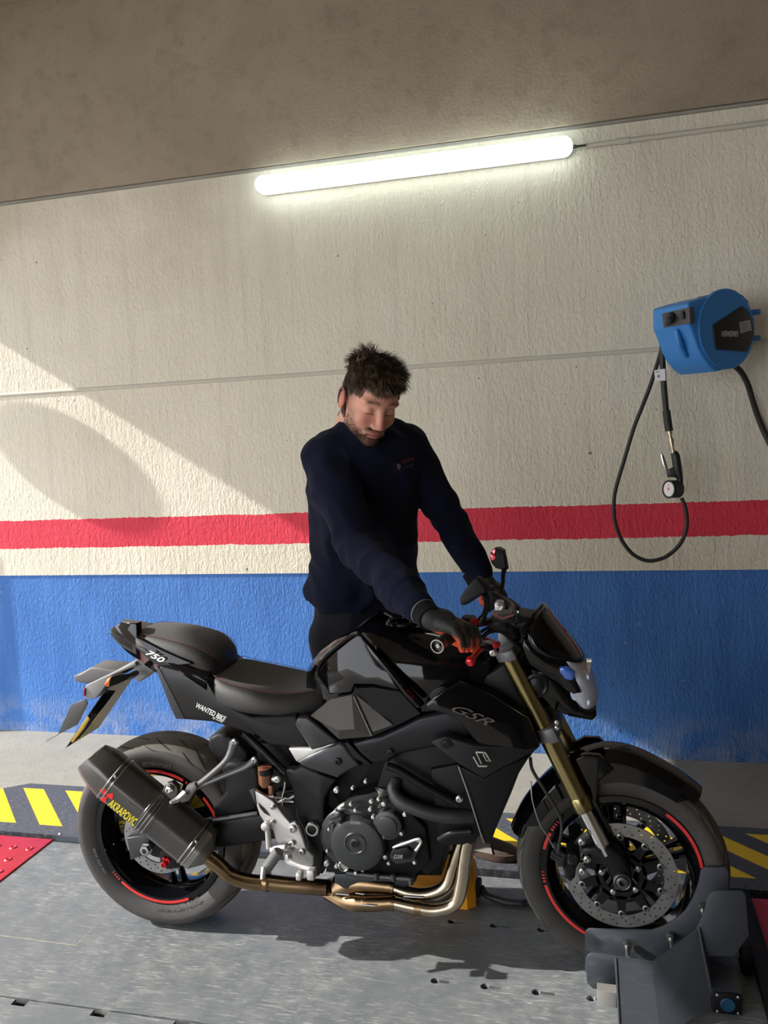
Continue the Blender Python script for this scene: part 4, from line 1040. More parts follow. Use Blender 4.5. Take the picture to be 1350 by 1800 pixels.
# radiator shroud
gl = [P('J', 242, 402, -.205), P('J', 400, 280, -.200), P('J', 560, 198, -.190), P('J', 640, 235, -.190), P('J', 860, 330, -.185), P('J', 1080, 480, -.175), P('J', 1190, 560, -.17), P('J', 1290, 800, -.17), P('J', 1180, 830, -.20), P('J', 1000, 800, -.215), P('J', 720, 780, -.215), P('J', 560, 560, -.215), P('J', 400, 490, -.210), P('J', 260, 450, -.205)]
panel('radiator_shroud', gl, .05, K_['gloss'], BK, .008, mirror=True)
sh = [P('J', 292, 755, -.205), P('J', 330, 725, -.205), P('J', 430, 695, -.208), P('J', 560, 735, -.212), P('J', 710, 775, -.218), P('J', 860, 785, -.216), P('J', 1180, 800, -.200), P('J', 1290, 795, -.17), P('J', 1230, 850, -.175), P('J', 775, 1088, -.222), P('J', 560, 960, -.215)]
panel('shroud_scoop', sh, .03, mat('graphite_shroud', (.013, .013, .015), .42, .2, bump=.2, bscale=900, spec=.3), BK, .007, mirror=True)
wg = [P('J', 548, 965, -.205), P('J', 775, 1085, -.215), P('J', 960, 990, -.205), P('J', 1200, 880, -.175), P('J', 1100, 1040, -.165), P('J', 1030, 1220, -.155), P('J', 885, 1560, -.12), P('J', 845, 1680, -.11), P('J', 790, 1680, -.12), P('J', 742, 1560, -.14), P('J', 640, 1230, -.18)]
panel('shroud_wing', wg, .02, K_['matte'], BK, .005, mirror=True)
sub('wing_edge', lambda bm: tube(bm, [P('J', 552, 975, -.209), P('J', 642, 1230, -.185), P('J', 745, 1560, -.145), P('J', 785, 1670, -.125)], .0022, 6), mat('painted_edge_highlight', (.35, .34, .32), .4, .3))  # pale highlight along the wing edge, painted as a light tube
bm = nb(); bolt(bm, P('J', 435, 770, -.214), r=.011, h=.004); obj('shroud_bolt', bm, K_['satin'], BK)
bm = nb(); lathe(bm, P('J', 435, 768, -.2135), (0, -1, 0), [(0, .015), (.0015, .015), (.0015, .012)], 24); obj('bolt_washer', bm, K_['satin'], BK)
# raised S-shaped emblem
def emblem(bm):
    a = PP('J', -.2205, [(683, 885), (705, 930), (738, 978), (815, 978), (808, 958), (765, 958), (700, 842), (735, 838), (775, 838), (840, 925), (850, 935), (808, 840), (800, 832), (700, 836), (690, 850), (735, 950), (720, 930)])
    prism(bm, PP('J', -.2215, [(680, 888), (690, 884), (738, 962), (815, 962), (812, 980), (730, 980)]), (0, .003, 0), .0006)
    prism(bm, PP('J', -.2215, [(703, 838), (716, 842), (768, 950), (752, 952)]), (0, .003, 0), .0006)
    prism(bm, PP('J', -.2215, [(703, 836), (800, 840), (850, 928), (835, 930), (788, 856), (716, 852)]), (0, .003, 0), .0006)
    prism(bm, PP('J', -.2215, [(770, 862), (782, 862), (805, 912), (840, 930), (800, 924)]), (0, .003, 0), .0006)
sub('maker_emblem', emblem, mat('dark_chrome_emblem', (.45, .44, .42), .25, 1))
bm = nb(); A_ = P('J', 440, 425, -.2165); B_ = P('J', 800, 578, -.2165); dv = B_ - A_
text_mesh(bm, 'GSR', .034, A_ - Vector((0, 0, .006)), dv, (0, 0, 1), .0008, shear=.7, stretch=dv.length * .98 / text_width('GSR', .034), bold=.0002)
obj('model_letters', bm, mat('dull_bronze_print', (.06, .044, .036), .5), BK)

# ---------------- fork and steering
def fork(s):
    Yf = -.105
    def q(v, x, y): 
        p = P(v, x, y, Yf)
        if s > 0: p.y = -p.y
        return p
    top = q('E', 688, 690); bot = q('F', 475, 525)
    d = (bot - top).normalized()
    b = nb(); cyl(b, top - d*.02, bot, .0262, seg=32); lathe(b, bot - d*.045, d, [(0, .0264), (.003, .0285), (.040, .0290), (.045, .0275), (.047, .0215)], 32)
    fk = obj('fork_tube', b, K_['gold'], BK)
    ax_ = Vector((1.45, Yf*(-s)*-1 if s < 0 else .105, .300)); ax_.y = s * .105
    low = bot + d*.135
    b = nb(); cyl(b, bot - d*.02, low, .0205, seg=28); obj('fork_slider', b, K_['chrome'], BK)
    # axle casting
    pts = [(455, 748), (520, 735), (600, 728), (680, 775), (735, 870), (745, 940), (735, 985), (690, 992), (655, 960), (620, 880), (575, 840), (530, 835), (470, 800)]
    b = nb(); prism(b, [Vector((P('F', x, y, -.125).x, s*.125, P('F', x, y, -.125).z)) for x, y in pts], (0, -s*.045, 0), .009)
    fb_ = obj('axle_casting', b, K_['satin'], BK, 50)
    pn = P('F', 688, 935, -.135); pn.y = s * .132
    b = nb(); lathe(b, pn, (0, s, 0), [(-.02, .024), (.004, .024), (.007, .021), (.004, .017), (.008, .016), (.010, .013), (.010, .009), (-.004, .008), (-.004, .0001)], 32); obj('axle_end', b, mat('dull_axle_steel', (.12, .12, .12), .4, .8), fb_)
    return top, bot, d
top_r, bot_r, fd = fork(-1); fork(1)
def clampring(bm, v, x, y, h):
    for s in (-1, 1):
        p = P(v, x, y, -.105); p.y = s*.105
        lathe(bm, p - fd*h/2, fd, [(0, .0275), (.002, .032), (h - .002, .032), (h, .0275)], 32)
        box(bm, p + Vector((.012, s*.028, 0)), (.03, .014, h), Matrix.Rotation(-.40, 3, 'Y'), bev=.003)
def lowclamp(bm):
    clampring(bm, 'F', 265, 85, .042)
    p = P('F', 265, 85, -.105); box(bm, Vector((p.x, 0, p.z)), (.07, .20, .035), Matrix.Rotation(-.40, 3, 'Y'), bev=.008)
sub('lower_triple_clamp', lowclamp, mat('fork_clamp_grey', (.16, .16, .165), .4, .5))
def upclamp(bm):
    clampring(bm, 'E', 678, 668, .030)
    p = P('E', 678, 668, -.105); box(bm, Vector((p.x - .005, 0, p.z + .004)), (.06, .20, .024), Matrix.Rotation(-.40, 3, 'Y'), bev=.006)
    for s in (-1, 1):
        q_ = Vector((p.x - .01, s*.045, p.z + .025)); box(bm, q_, (.04, .03, .05), bev=.006)
sub('upper_triple_clamp', upclamp, mat('fork_clamp_light', (.13, .13, .135), .42, .5))
sub('fork_clamp_bolt', lambda bm: [bolt(bm, P('F', 318, y, -.128), r=.006, h=.006) for y in (32, 62)], K_['steel'])
# bottom of fork : small bolts
for x, y in ((458, 702), (488, 802), (462, 870)): sub('fork_bolt', lambda bm: bolt(bm, P('F', x, y, -.13), r=.009, h=.009), K_['steel'])
# calipers
def caliper(s):
    b = nb(); prism(b, [Vector((P('F', x, y, -.11).x, s*.125, P('F', x, y, -.11).z)) for x, y in ((370, 770), (400, 752), (440, 770), (450, 810), (425, 850), (420, 900), (395, 925), (365, 900), (352, 850), (375, 820))], (0, -s*.075, 0), .010)
    c_ = obj('brake_caliper', b, K_['satin'], BK, 50)
    if s < 0:
        for x, y in ((412, 800), (392, 860)):
            b = nb(); lathe(b, P('F', x, y, -.124), (0, -1, 0), [(0, .014), (.004, .013), (.005, .0001)], 20); obj('caliper_piston_cover', b, K_['engd'], c_)
        b = nb(); text_mesh(b, 'SUZUKI', .008, P('F', 398, 845, -.1255), (.3, 0, .95), (-.95, 0, .3), .0006); obj('caliper_print', b, mat('caliper_letter_grey', (.09, .09, .09), .5), c_)
caliper(-1); caliper(1)
sub('brake_hose', lambda bm: tube(bm, [P('J', 1205, 890, -.12), P('F', 180, 300, -.125), P('F', 240, 400, -.135), P('F', 290, 480, -.135), P('F', 335, 560, -.13), P('F', 345, 640, -.13), P('F', 330, 720, -.125)], .0048, 10), K_['rub2'])
sub('speed_sensor_cable', lambda bm: tube(bm, [P('F', 172, 365, -.13), P('F', 180, 470, -.135), P('F', 220, 600, -.135), P('F', 270, 680, -.13), P('F', 300, 740, -.125)], .0022, 8), K_['steel'])
sub('hose_union', lambda bm: [tube(bm, [P('F', *a, -.128), P('F', *c_, -.128)], .006, 10) for a, c_ in (((290, 765), (340, 800)), ((285, 785), (330, 815)), ((300, 710), (320, 760)), ((330, 710), (325, 770)))], K_['graph'])

# front fender
bm = nb()
secs = []
for i in range(29):
    t = i / 28; a = math.radians(163 + (47 - 163) * t)
    r = .326 + .036 * math.exp(-((math.degrees(a) - 96) / 26) ** 2) + .006 * (t > .8) * (t - .8) * 5
    w = .070 * (1 - .18 * (2*t - 1) ** 4)
    e = Vector((math.cos(a), 0, math.sin(a)))
    drop = .060 + .028 * math.exp(-((math.degrees(a) - 100) / 22) ** 2)
    if t < .08 or t > .93: drop *= .55
    prof = [(-w*1.02, -drop), (-w*1.0, -.030), (-w*.80, -.013), (-w*.40, -.002), (0, .003), (w*.40, -.002), (w*.80, -.013), (w*1.0, -.030), (w*1.02, -drop)]
    inn = [(y*.93, d - .003) for y, d in reversed(prof)]
    secs.append([AF + e*(r + d) + YD*y for y, d in prof + inn])
loft(bm, secs); fen = obj('front_fender', bm, K_['gloss'], BK, 32)
panel('fender_stay', PP('F', -.078, [(400, 250), (470, 215), (560, 220), (640, 300), (560, 360), (545, 480), (690, 778), (640, 740), (560, 640), (470, 500)]), .02, K_['gloss'], BK, .004, mirror=True)

# ---------------- headlight unit
def sheet(bm, cen, side, nrow=7, bulge=1.0, th=.004):
    """surface between a centre line (y=0) and a side line, mirrored; rounded across"""
    secs = []
    for a, b in zip(cen, side):
        row = []
        for j in range(nrow + 1):
            t = j / nrow; ang = t * PI / 2
            y = b.y * math.sin(ang) ; f = 1 - math.cos(ang)
            row.append(Vector((a.x + (b.x - a.x) * f, y, a.z + (b.z - a.z) * f)))
        full = row + [Vector((p.x, -p.y, p.z)) for p in row[1:]]
        order = list(reversed([Vector((p.x, -p.y, p.z)) for p in row[1:]])) + row
        secs.append(order)
    loft(bm, secs, closed=False)
def lerp_list(pts, n):
    L = smoothpath(pts, 6); out = []
    tot = [0]
    for a, b in zip(L[:-1], L[1:]): tot.append(tot[-1] + (b - a).length)
    for i in range(n):
        d = tot[-1] * i / (n - 1); k = max(j for j in range(len(tot)) if tot[j] <= d + 1e-9); k = min(k, len(L) - 2)
        s_ = (d - tot[k]) / max(tot[k+1] - tot[k], 1e-9); out.append(L[k].lerp(L[k+1], s_))
    return out
bm = nb()
cen = lerp_list([P('S', 505, 150, 0), P('S', 720, 420, 0), P('S', 920, 665, 0), P('S', 1000, 790, 0)], 12)
sid = lerp_list([P('S', 300, 480, -.105), P('S', 350, 640, -.118), P('S', 500, 760, -.120), P('S', 760, 815, -.10)], 12)
sheet(bm, cen, sid); scr = obj('windscreen_cowl', bm, K_['gloss'], BK, 60)
md = scr.modifiers.new('s', 'SOLIDIFY'); md.thickness = .004; md.offset = 1 
sub('screen_rim', lambda bm: tube(bm, [P('S', 500, 152, .04), P('S', 480, 160, -.01), P('S', 430, 225, -.055), P('S', 370, 320, -.085), P('S', 300, 400, -.10), P('S', 270, 500, -.108), P('S', 300, 520, -.112)], .0042, 8), K_['gloss'], scr)
# body around the lamp
def cowl_side(s):
    up = [(255, 520), (520, 750), (760, 815), (850, 910), (960, 1215), (860, 1235), (700, 1110), (560, 1010), (330, 880), (250, 700)]
    b = nb(); prism(b, [Vector((P('S', x, y, -.105).x, s*.105 * (1 if x < 700 else .92), P('S', x, y, -.105).z)) for x, y in up], (0, -s*.03, 0), .007)
    obj('headlight_surround', b, K_['gloss'], BK, 50)
    dn = [(330, 870), (560, 1010), (720, 1115), (870, 1240), (940, 1400), (1040, 1430), (1130, 1420), (1140, 1490), (1090, 1540), (810, 1490), (760, 1470), (640, 1410), (470, 1260), (340, 1060)]
    b = nb(); prism(b, [Vector((P('S', x, y, -.085).x, s*.088 * (1 if x < 700 else .85), P('S', x, y, -.085).z)) for x, y in dn], (0, -s*.05, 0), .008)
    obj('headlight_chin', b, K_['gloss'], BK, 50)
    b = nb(); pts = [(700, 900), (780, 890), (880, 960), (870, 1030), (850, 1060), (760, 1040), (700, 960)]
    prism(b, [Vector((P('S', x, y, -.112).x, s*.112, P('S', x, y, -.112).z)) for x, y in pts], (0, -s*.02, 0), .004); obj('position_lamp', b, mat('blue_position_lens', (.03, .10, .42), .12, coat=.8), BK, 50)
cowl_side(-1); cowl_side(1)
sub('chin_bottom', lambda bm: prism(bm, [P('S', x, y, -.07) for x, y in ((700, 1380), (1130, 1425), (1140, 1490), (1090, 1540), (810, 1490))], (0, .14, 0), .008), K_['gloss'])
# lens : bulged
bm = nb()
cen = lerp_list([P('S', 985, 770, 0), P('S', 1085, 940, 0), P('S', 1150, 1120, 0), P('S', 1158, 1250, 0), P('S', 1125, 1425, 0)], 12)
sid = lerp_list([P('S', 760, 800, -.098), P('S', 860, 960, -.098), P('S', 900, 1080, -.094), P('S', 880, 1240, -.085), P('S', 1000, 1415, -.06)], 12)
sheet(bm, cen, sid, 8); lens = obj('headlight_lens', bm, K_['glass'], BK, 60)
md = lens.modifiers.new('s', 'SOLIDIFY'); md.thickness = .0025
bm = nb()
cb_ = P('S', 900, 1090, 0)
for z_, r_ in ((.040, .048), (-.035, .045)):
    lathe(bm, Vector((cb_.x - .02, 0, cb_.z + z_)), (1, 0, -.25), [(0, .012), (.008, .026), (.025, r_*.85), (.055, r_)], 32)
bmesh.ops.delete(bm, geom=[f for f in bm.faces if len(f.verts) > 4 and f.calc_area() > .003], context='FACES')
obj('reflector_bowl', bm, K_['reflector'], BK, 60)
bm = nb(); ce = [p + Vector((-.022, 0, 0)) for p in cen]; se = [Vector((p.x - .012, p.y*.95, p.z)) for p in sid]
sheet(bm, ce, se, 6); obj('lamp_bezel', bm, mat('satin_silver_bezel', (.60, .70, .88), .26, .4), BK, 12)
ep('lamp_back', [(420, 640), (760, 830), (860, 1000), (880, 1240), (930, 1400), (700, 1400), (420, 1100)], 'S', -.075, .15, mat('silver_lamp_interior', (.30, .32, .36), .3, .7), .02)
ep('instrument_pod', [(150, 420), (330, 380), (420, 480), (420, 900), (330, 1000), (220, 700)], 'S', -.075, .15, K_['matte'], .02)
sub('horn', lambda bm: lathe(bm, P('S', 430, 1110, -.105), (0, -1, 0), [(-.05, .030), (0, .034), (.006, .034), (.008, .028), (.004, .022), (.008, .012), (.008, .0001)], 32), K_['satin'])
ep('frame_headstock', [(880, 560), (1180, 470), (1330, 700), (1200, 900), (900, 800)], 'J', -.05, .10, K_['engd'], .01)
ep('ram_air_duct', [(640, 240), (880, 90), (1000, 0), (1150, 250), (1250, 560), (1000, 520)], 'J', -.12, .24, K_['engd'], .015)

# ---------------- handlebar
gR = P('E', 268, 610, -.385); gRi = P('E', 400, 560, -.245)
axg = Vector((.16, .9, .0)).normalized()
zb_ = 1.062
def mir(p): return Vector((p.x, -p.y, p.z))
gR = P('N', 440, 822, -.385); G0 = gR; G1 = Vector((G0.x + .045, -.235, G0.z + .012))
H2 = Vector((1.115, -.15, 1.055)); H3 = Vector((1.155, -.06, 1.05))
for s in (-1, 1):
    f_ = (lambda p: p) if s < 0 else mir
    b = nb(); tube(b, [f_(G0), f_(G1), f_(H2), f_(H3), Vector((1.16, 0, 1.05))], .0112, 16); bar = obj('handlebar', b, K_['satin'], BK)
    b = nb(); d = (G1 - G0).normalized(); cyl(b, f_(G0 + d*.018), f_(G0 + d*.135), .0175, seg=24, bev=.002); obj('grip', b, K_['rub2'], bar)
    b = nb(); dd = f_(G0) - f_(G1); lathe(b, f_(G0 + d*.016), dd, [(0, .0175), (.020, .0185), (.026, .0180), (.027, .0150), (.018, .0135), (.018, .0055), (.022, .005), (.022, .0001)], 32); obj('bar_end', b, mat('bar_end_black', (.01, .01, .01), .25, coat=.5) if s < 0 else K_['satin'], bar)
    if s < 0:
        b = nb(); lathe(b, f_(G0 + d*.016) + dd.normalized()*.0262, dd, [(0, .0182), (.0012, .0182), (.0012, .0160), (0, .0160)], 32, closed=True); obj('bar_end_rim', b, K_['steel'], bar)
        b = nb(); lathe(b, f_(G0 + d*.016) + dd.normalized()*.018, dd, [(0, .006), (.006, .006), (.006, .0001)], 6); obj('bar_end_screw', b, K_['steel'], bar)
    # switch housing
    b = nb(); box(b, f_(G1 + Vector((.006, .02, 0))), (.04, .045, .048), bev=.008); obj('switch_housing', b, K_['matte'], bar)
# right (camera side) master cylinder, lever in red
mc = nb(); box(mc, P('N', 1080, 600, -.17), (.055, .04, .03), bev=.006); obj('front_master_cylinder', mc, K_['satin'], BK)
bm = nb(); prism(bm, PP('N', -.21, [(1000, 500), (1010, 575), (1240, 590), (1262, 510), (1220, 480)]), (0, .055, 0), .005); rsv = obj('fluid_box', bm, K_['satin'], BK)
bm = nb(); t0 = PP('N', -.215, [(1030, 505), (1130, 520), (1240, 480)])
prism(bm, [P('N', 1010, 510, -.213), P('N', 1130, 545, -.213), P('N', 1250, 505, -.213), P('N', 1255, 495, -.150), P('N', 1150, 465, -.150), P('N', 1030, 480, -.150)], (0, 0, .006), .002); obj('fluid_box_lid', bm, mat('dusky_red_lid', (.16, .05, .05), .28, .5), rsv)
bm = nb(); tube(bm, [P('N', 1060, 870, -.20), P('N', 960, 850, -.225), P('N', 880, 870, -.265)], [.011, .009, .008], 12); lv = obj('brake_lever', bm, K_['satin'], BK)
bm = nb(); tube(bm, [P('N', 890, 862, -.26), P('N', 830, 930, -.30), P('N', 795, 975, -.33)], [.008, .0075, .0075], 12, flat=.8); obj('lever_blade', bm, K_['red'], lv)
bm = nb(); lathe(bm, P('N', 795, 968, -.33), (P('N', 775, 1010, -.34) - P('N', 795, 968, -.33)), [(0, .009), (.003, .0125), (.014, .0125), (.018, .009), (.018, .001)], 20); obj('lever_tip', bm, K_['red'], lv)
sub('lever_adjuster', lambda bm: (lathe(bm, P('N', 1045, 815, -.21), (.3, -1, 0), [(0, .009), (.012, .009), (.014, .006), (.014, .001)], 12), lathe(bm, P('N', 1075, 800, -.20), (.3, -1, 0), [(0, .006), (.012, .006)], 10)), K_['red'], lv)
sub('lever_pivot', lambda bm: bolt(bm, P('N', 1025, 900, -.215), (0, -1, 0), .009, .008), K_['steel'], lv)
sub('mirror_clamp', lambda bm: tube(bm, [P('N', 780, 585, -.26), P('N', 840, 565, -.25), P('N', 905, 570, -.24)], .009, 10), K_['red'], lv)
# mirrors
mr = [(835, 92), (870, 110), (920, 170), (955, 232), (945, 262), (870, 300), (740, 385), (700, 398), (668, 385), (655, 340), (670, 290), (760, 170)]
bm = nb(); prism(bm, PP('N', -.335, mr), (.006, .028, .0), .007, seg=3); m1 = obj('mirror', bm, K_['matte'], BK, 50)
sub('mirror_stem', lambda bm: tube(bm, [P('N', 925, 255, -.310), P('N', 955, 300, -.29), P('N', 950, 420, -.265), P('N', 925, 500, -.25), P('N', 890, 570, -.245)], [.010, .0075, .007, .008, .013], 12), K_['satin'], m1)
ml = [(575, 40), (600, 12), (628, 12), (655, 28), (668, 90), (678, 148), (648, 150), (608, 140), (580, 108), (572, 80)]
bm = nb(); prism(bm, [P('E', x, y, .33 if x < 640 else .31) for x, y in ml], (.004, .030, 0), .006, seg=3); m2 = obj('mirror', bm, K_['matte'], BK, 50)
sub('mirror_glass', lambda bm: prism(bm, PP('E', .3275, [(577, 42), (602, 17), (618, 22), (616, 58), (592, 104), (578, 80)]), (0, .004, 0), .0008), mat('mirror_painted_red_reflection', (.75, .12, .15), .12, 1), m2)  # red reflection put into the colour of the mirror glass
sub('mirror_stem', lambda bm: tube(bm, [P('E', 662, 145, .315), P('E', 655, 180, .30), P('E', 652, 240, .28), P('E', 635, 300, .25), P('E', 625, 345, .23)], [.009, .007, .0065, .007, .012], 12), K_['satin'], m2)
# clocks, cables, bits around the yoke
ep('instrument_panel', [(750, 430), (870, 450), (900, 560), (770, 590), (680, 540)], 'E', -.03, .10, K_['matte'], .012)
sub('clutch_fluid_parts', lambda bm: (box(bm, P('N', 1100, 405, .10), (.03, .05, .035), bev=.006), tube(bm, [P('N', 1080, 370, .08), P('N', 1130, 400, .08), P('N', 1085, 470, .08)], .008, 10)), K_['alu'])
sub('left_switchgear', lambda bm: (prism(bm, PP('N', .18, [(900, 260), (1000, 240), (1080, 260), (1060, 420), (980, 480), (930, 400)]), (0, .05, 0), .006), prism(bm, PP('N', .12, [(1130, 345), (1190, 340), (1300, 420), (1310, 470), (1180, 480), (1100, 400)]), (0, .04, 0), .006)), K_['matte'])
def cables(bm):
    tube(bm, [P('N', 870, 600, -.22), P('N', 940, 575, -.20), P('N', 1050, 570, -.17), P('N', 1160, 585, -.14), P('N', 1230, 640, -.10)], .0055, 10)
    tube(bm, [P('N', 900, 750, -.22), P('N', 960, 690, -.20), P('N', 1040, 665, -.18), P('N', 1120, 680, -.15), P('N', 1190, 740, -.12), P('E', 760, 650, -.1)], .006, 10)
    tube(bm, [P('N', 880, 690, -.22), P('N', 960, 640, -.19), P('N', 1080, 630, -.16), P('N', 1230, 720, -.12)], .0045, 10)
    tube(bm, [P('E', 720, 480, -.05), P('E', 780, 560, -.06), P('E', 790, 620, -.07), P('E', 760, 700, -.09), P('E', 720, 760, -.1)], .006, 10)
sub('control_cables', cables, K_['rub2'])
sub('clutch_hose', lambda bm: tube(bm, [P('N', 1290, 450, .06), P('N', 1330, 520, .05), P('N', 1345, 600, .03), P('N', 1365, 660, .02)], .0045, 10), K_['steel'])
sub('cable_sheen', lambda bm: tube(bm, [P('N', 905, 595, -.228), P('N', 960, 565, -.21), P('N', 1060, 560, -.18), P('N', 1150, 580, -.15)], .004, 8), K_['satin'])
sub('left_grip_brace', lambda bm: tube(bm, [P('N', 1160, 590, -.10), P('N', 1260, 680, -.08), P('N', 1350, 800, -.05)], .010, 8), K_['satin'])
# ================================================================== front wheel chock on the lift
CH = empty('wheel_chock', PZ('G', 620, 900)); tag(CH, 'dark grey steel wheel chock clamping the front tyre, its near gusset catching sunlight', 'wheel chock')
K_['chock'] = steel_paint('slate_powder_coat', (.036, .042, .052), (.13, .135, .14), .22, .40)
def ppanel(name, pts, th, mt, parent, bev=.003): return panel(name, pts, th, mt, parent, bev, seg=2, smooth=40)
p1 = PP('G', -.074, [(108, 560), (112, 530), (135, 513), (400, 518), (560, 522), (640, 495), (720, 450), (790, 390), (845, 300), (880, 200), (893, 120), (915, 96), (1060, 96), (1082, 120), (1090, 300), (1160, 700), (1000, 880), (400, 905), (108, 880)])
ppanel('inner_cheek', p1, .006, K_['chock'], CH)
p2 = PP('G', -.145, [(113, 730), (122, 700), (150, 680), (240, 688), (340, 702), (560, 740), (640, 722), (720, 680), (800, 610), (870, 505), (920, 400), (937, 310), (955, 270), (990, 256), (1180, 262), (1200, 290), (1222, 560), (1120, 700), (950, 700), (560, 760), (330, 790), (326, 940), (160, 918), (122, 880)])
ppanel('outer_cheek', p2, .006, K_['chock'], CH)
ga, gb, gc = P('G', 318, 712, -.147), P('G', 560, 742, -.147), P('G', 880, 503, -.147)
ga2, gb2, gc2, gd2 = PZ('G', 345, 1230, .0), PZ('G', 622, 1235, .0), PZ('G', 965, 1060, .0), None
gc1 = gc2.copy(); gc1.z = .055
def gus(bm):
    nrm = Vector((0, .005, 0))
    for q in ((ga, gb, gb2, ga2), (gb, gc, gc1, gc2, gb2)):
        prism(bm, list(q), (0, .006, -.002), 0)
    tube(bm, [ga, ga2], .003, 6, sm=False); tube(bm, [gc, gc1], .004, 6, sm=False)
sub('gusset', gus, K_['chock'], CH, smooth=20)
b0, b1 = PZ('G', 975, 932, .062), PZ('G', 1172, 940, .062); b2, b3 = PZ('G', 1050, 500, .062), PZ('G', 890, 490, .062)
sub('box_beam', lambda bm: prism(bm, [b0, b1, b2, b3], (0, 0, -.060), .003), K_['chock'], CH)
ec_ = (b0 + b1) / 2 + Vector((0, -.004, -.031))
cap = sub('beam_end_cap', lambda bm: box(bm, ec_, ((b1 - b0).length * .98, .008, .060), bev=.006), K_['engd'], CH)
sub('blue_plug', lambda bm: lathe(bm, ec_ + Vector((0, -.003, 0)), (0, -1, 0), [(0, .019), (.005, .019), (.006, .016), (.004, .015), (.004, .0001)], 28), mat('teal_blue_plug', (.01, .05, .10), .35), cap)
for sx in (-1, 1):
    for sz in (-1, 1):
        b = nb(); bolt(b, ec_ + Vector((sx*.026, -.003, sz*.023)), r=.0035, h=.004); obj('cap_screw', b, K_['steel'], cap)
for x, y in ((395, 610), (690, 560), (905, 365)):
    b = nb(); o_ = P('G', x, y, -.080); lathe(b, o_, (0, -1, 0), [(0, .0125), (.010, .0125)], 6); cyl(b, o_ + Vector((0, -.010, 0)), o_ + Vector((0, -.062, -.002)), .0065, seg=14)
    lathe(b, o_ + Vector((0, -.016, 0)), (0, -1, 0), [(0, .011), (.008, .011)], 6); obj('spacer_bolt', b, K_['steel'], CH)
sub('stop_bracket', lambda bm: prism(bm, [P('G', 190, 932, -.215), P('G', 322, 948, -.215), P('G', 326, 1100, -.215), P('G', 300, 1098, -.215), P('G', 205, 1088, -.215), P('G', 192, 1070, -.215)], (0, .035, 0), .003), mat('bare_zinc_plate', (.30, .29, .27), .45, .4), CH)
sub('floor_rail', lambda bm: (box(bm, (1.835, -.03, .018), (.05, .86, .030), bev=.003), box(bm, (1.79, .03, .05), (.03, .10, .09), bev=.004)), K_['engd'], CH)

# yellow foot control behind the engine, with its flat hose
yb = empty('yellow_control_box', (.86, .24, 0)); tag(yb, 'yellow orange plastic control box on the lift floor behind the exhaust headers', 'control box')
K_['ybox'] = mat('orange_yellow_plastic', (.75, .30, .01), .4)
def ybx(bm):
    x0, x1, y0, y1, h = .735, .985, .185, .30, .165; z0 = .001
    secs = []
    for z, i in ((.001, 0), (.10, 0), (.14, .012), (h, .045)):
        c_ = .025
        secs.append([Vector(p) for p in ((x0+c_, y0+i, z), (x1-c_-i*.5, y0+i, z), (x1-i*.6, y0+c_+i, z), (x1-i*.6, y1-c_-i, z), (x1-c_-i*.5, y1-i, z), (x0+c_, y1-i, z), (x0+i*.5, y1-c_-i, z), (x0+i*.5, y0+c_+i, z))])
    loft(bm, secs)
sub('housing', ybx, K_['ybox'], yb, smooth=20)
sub('hose_socket', lambda bm: box(bm, (.990, .243, .05), (.02, .05, .05), bev=.006), K_['engd'], yb)
bm = nb(); tube(bm, [Vector((1.0, .243, .05)), PZ('U', 560, 1150, .022), PZ('U', 700, 1205, .0125), PZ('U', 850, 1245, .0125), PZ('U', 1010, 1258, .0125), PZ('U', 1180, 1262, .0125), Vector((1.30, .16, .012)), Vector((1.55, .25, .012)), Vector((1.80, .30, .012))], .011, 12)
tag(obj('flat_black_hose', bm, K_['rub2']), 'black hose lying on the lift floor from the yellow box to the front wheel', 'hose')

# ================================================================== hose reel on the wall
def PN(v, x, y, c, n):
    d = ray(v, x, y); return CP + d * ((Vector(c) - CP).dot(n) / d.dot(n))
rn = Vector((.66, -.75, 0)).normalized(); ru = Vector((.75, .66, 0)).normalized()
rc = P('T', 855, 530, 1.22)
RE = empty('hose_reel', Vector((rc.x, YW, rc.z))); tag(RE, 'blue air hose reel swivelled out from the wall above the red stripe', 'hose reel')
K_['rblue'] = mat('bright_blue_plastic', (.030, .20, .55), .42)
K_['rblack'] = mat('black_reel_plastic', (.012, .012, .013), .4)
face = [PN('T', x, y, rc, rn) for x, y in ((920, 82), (1040, 140), (1115, 215), (1165, 330), (1200, 480), (1195, 640), (1150, 770), (1085, 880), (1010, 962), (870, 1005), (740, 1032), (655, 970), (580, 870), (520, 760), (475, 630), (432, 510), (412, 470), (405, 230), (430, 200), (600, 150), (760, 110))]
TH = .185
bm = nb(); prism(bm, face, -rn * TH, .010, seg=3); body = obj('reel_body', bm, K_['rblue'], RE, 30)
# raised disc on the face
def circ3(c, r, n=48): return [c + ru*r*math.cos(2*PI*k/n) + Vector((0, 0, 1))*r*math.sin(2*PI*k/n) for k in range(n)]
fc_ = rc + rn*.001 + Vector((0, 0, 0))
bm = nb(); loft(bm, [circ3(rc - rn*.01, .158), circ3(rc + rn*.004, .158), circ3(rc + rn*.007, .154), circ3(rc + rn*.004, .149), circ3(rc + rn*.005, .02)]); obj('face_disc', bm, K_['rblue'], body, 30)
bm = nb(); prism(bm, [PN('T', x, y, rc + rn*.010, rn) for x, y in ((1040, 255), (1110, 300), (1160, 400), (1185, 520), (1180, 640), (1110, 800), (745, 772), (722, 700), (700, 500), (712, 470))], -rn*.012, .003); pnl = obj('black_face_panel', bm, K_['rblack'], body, 30)
A_ = PN('T', 795, 615, rc + rn*.0105, rn); B_ = PN('T', 985, 580, rc + rn*.0105, rn)
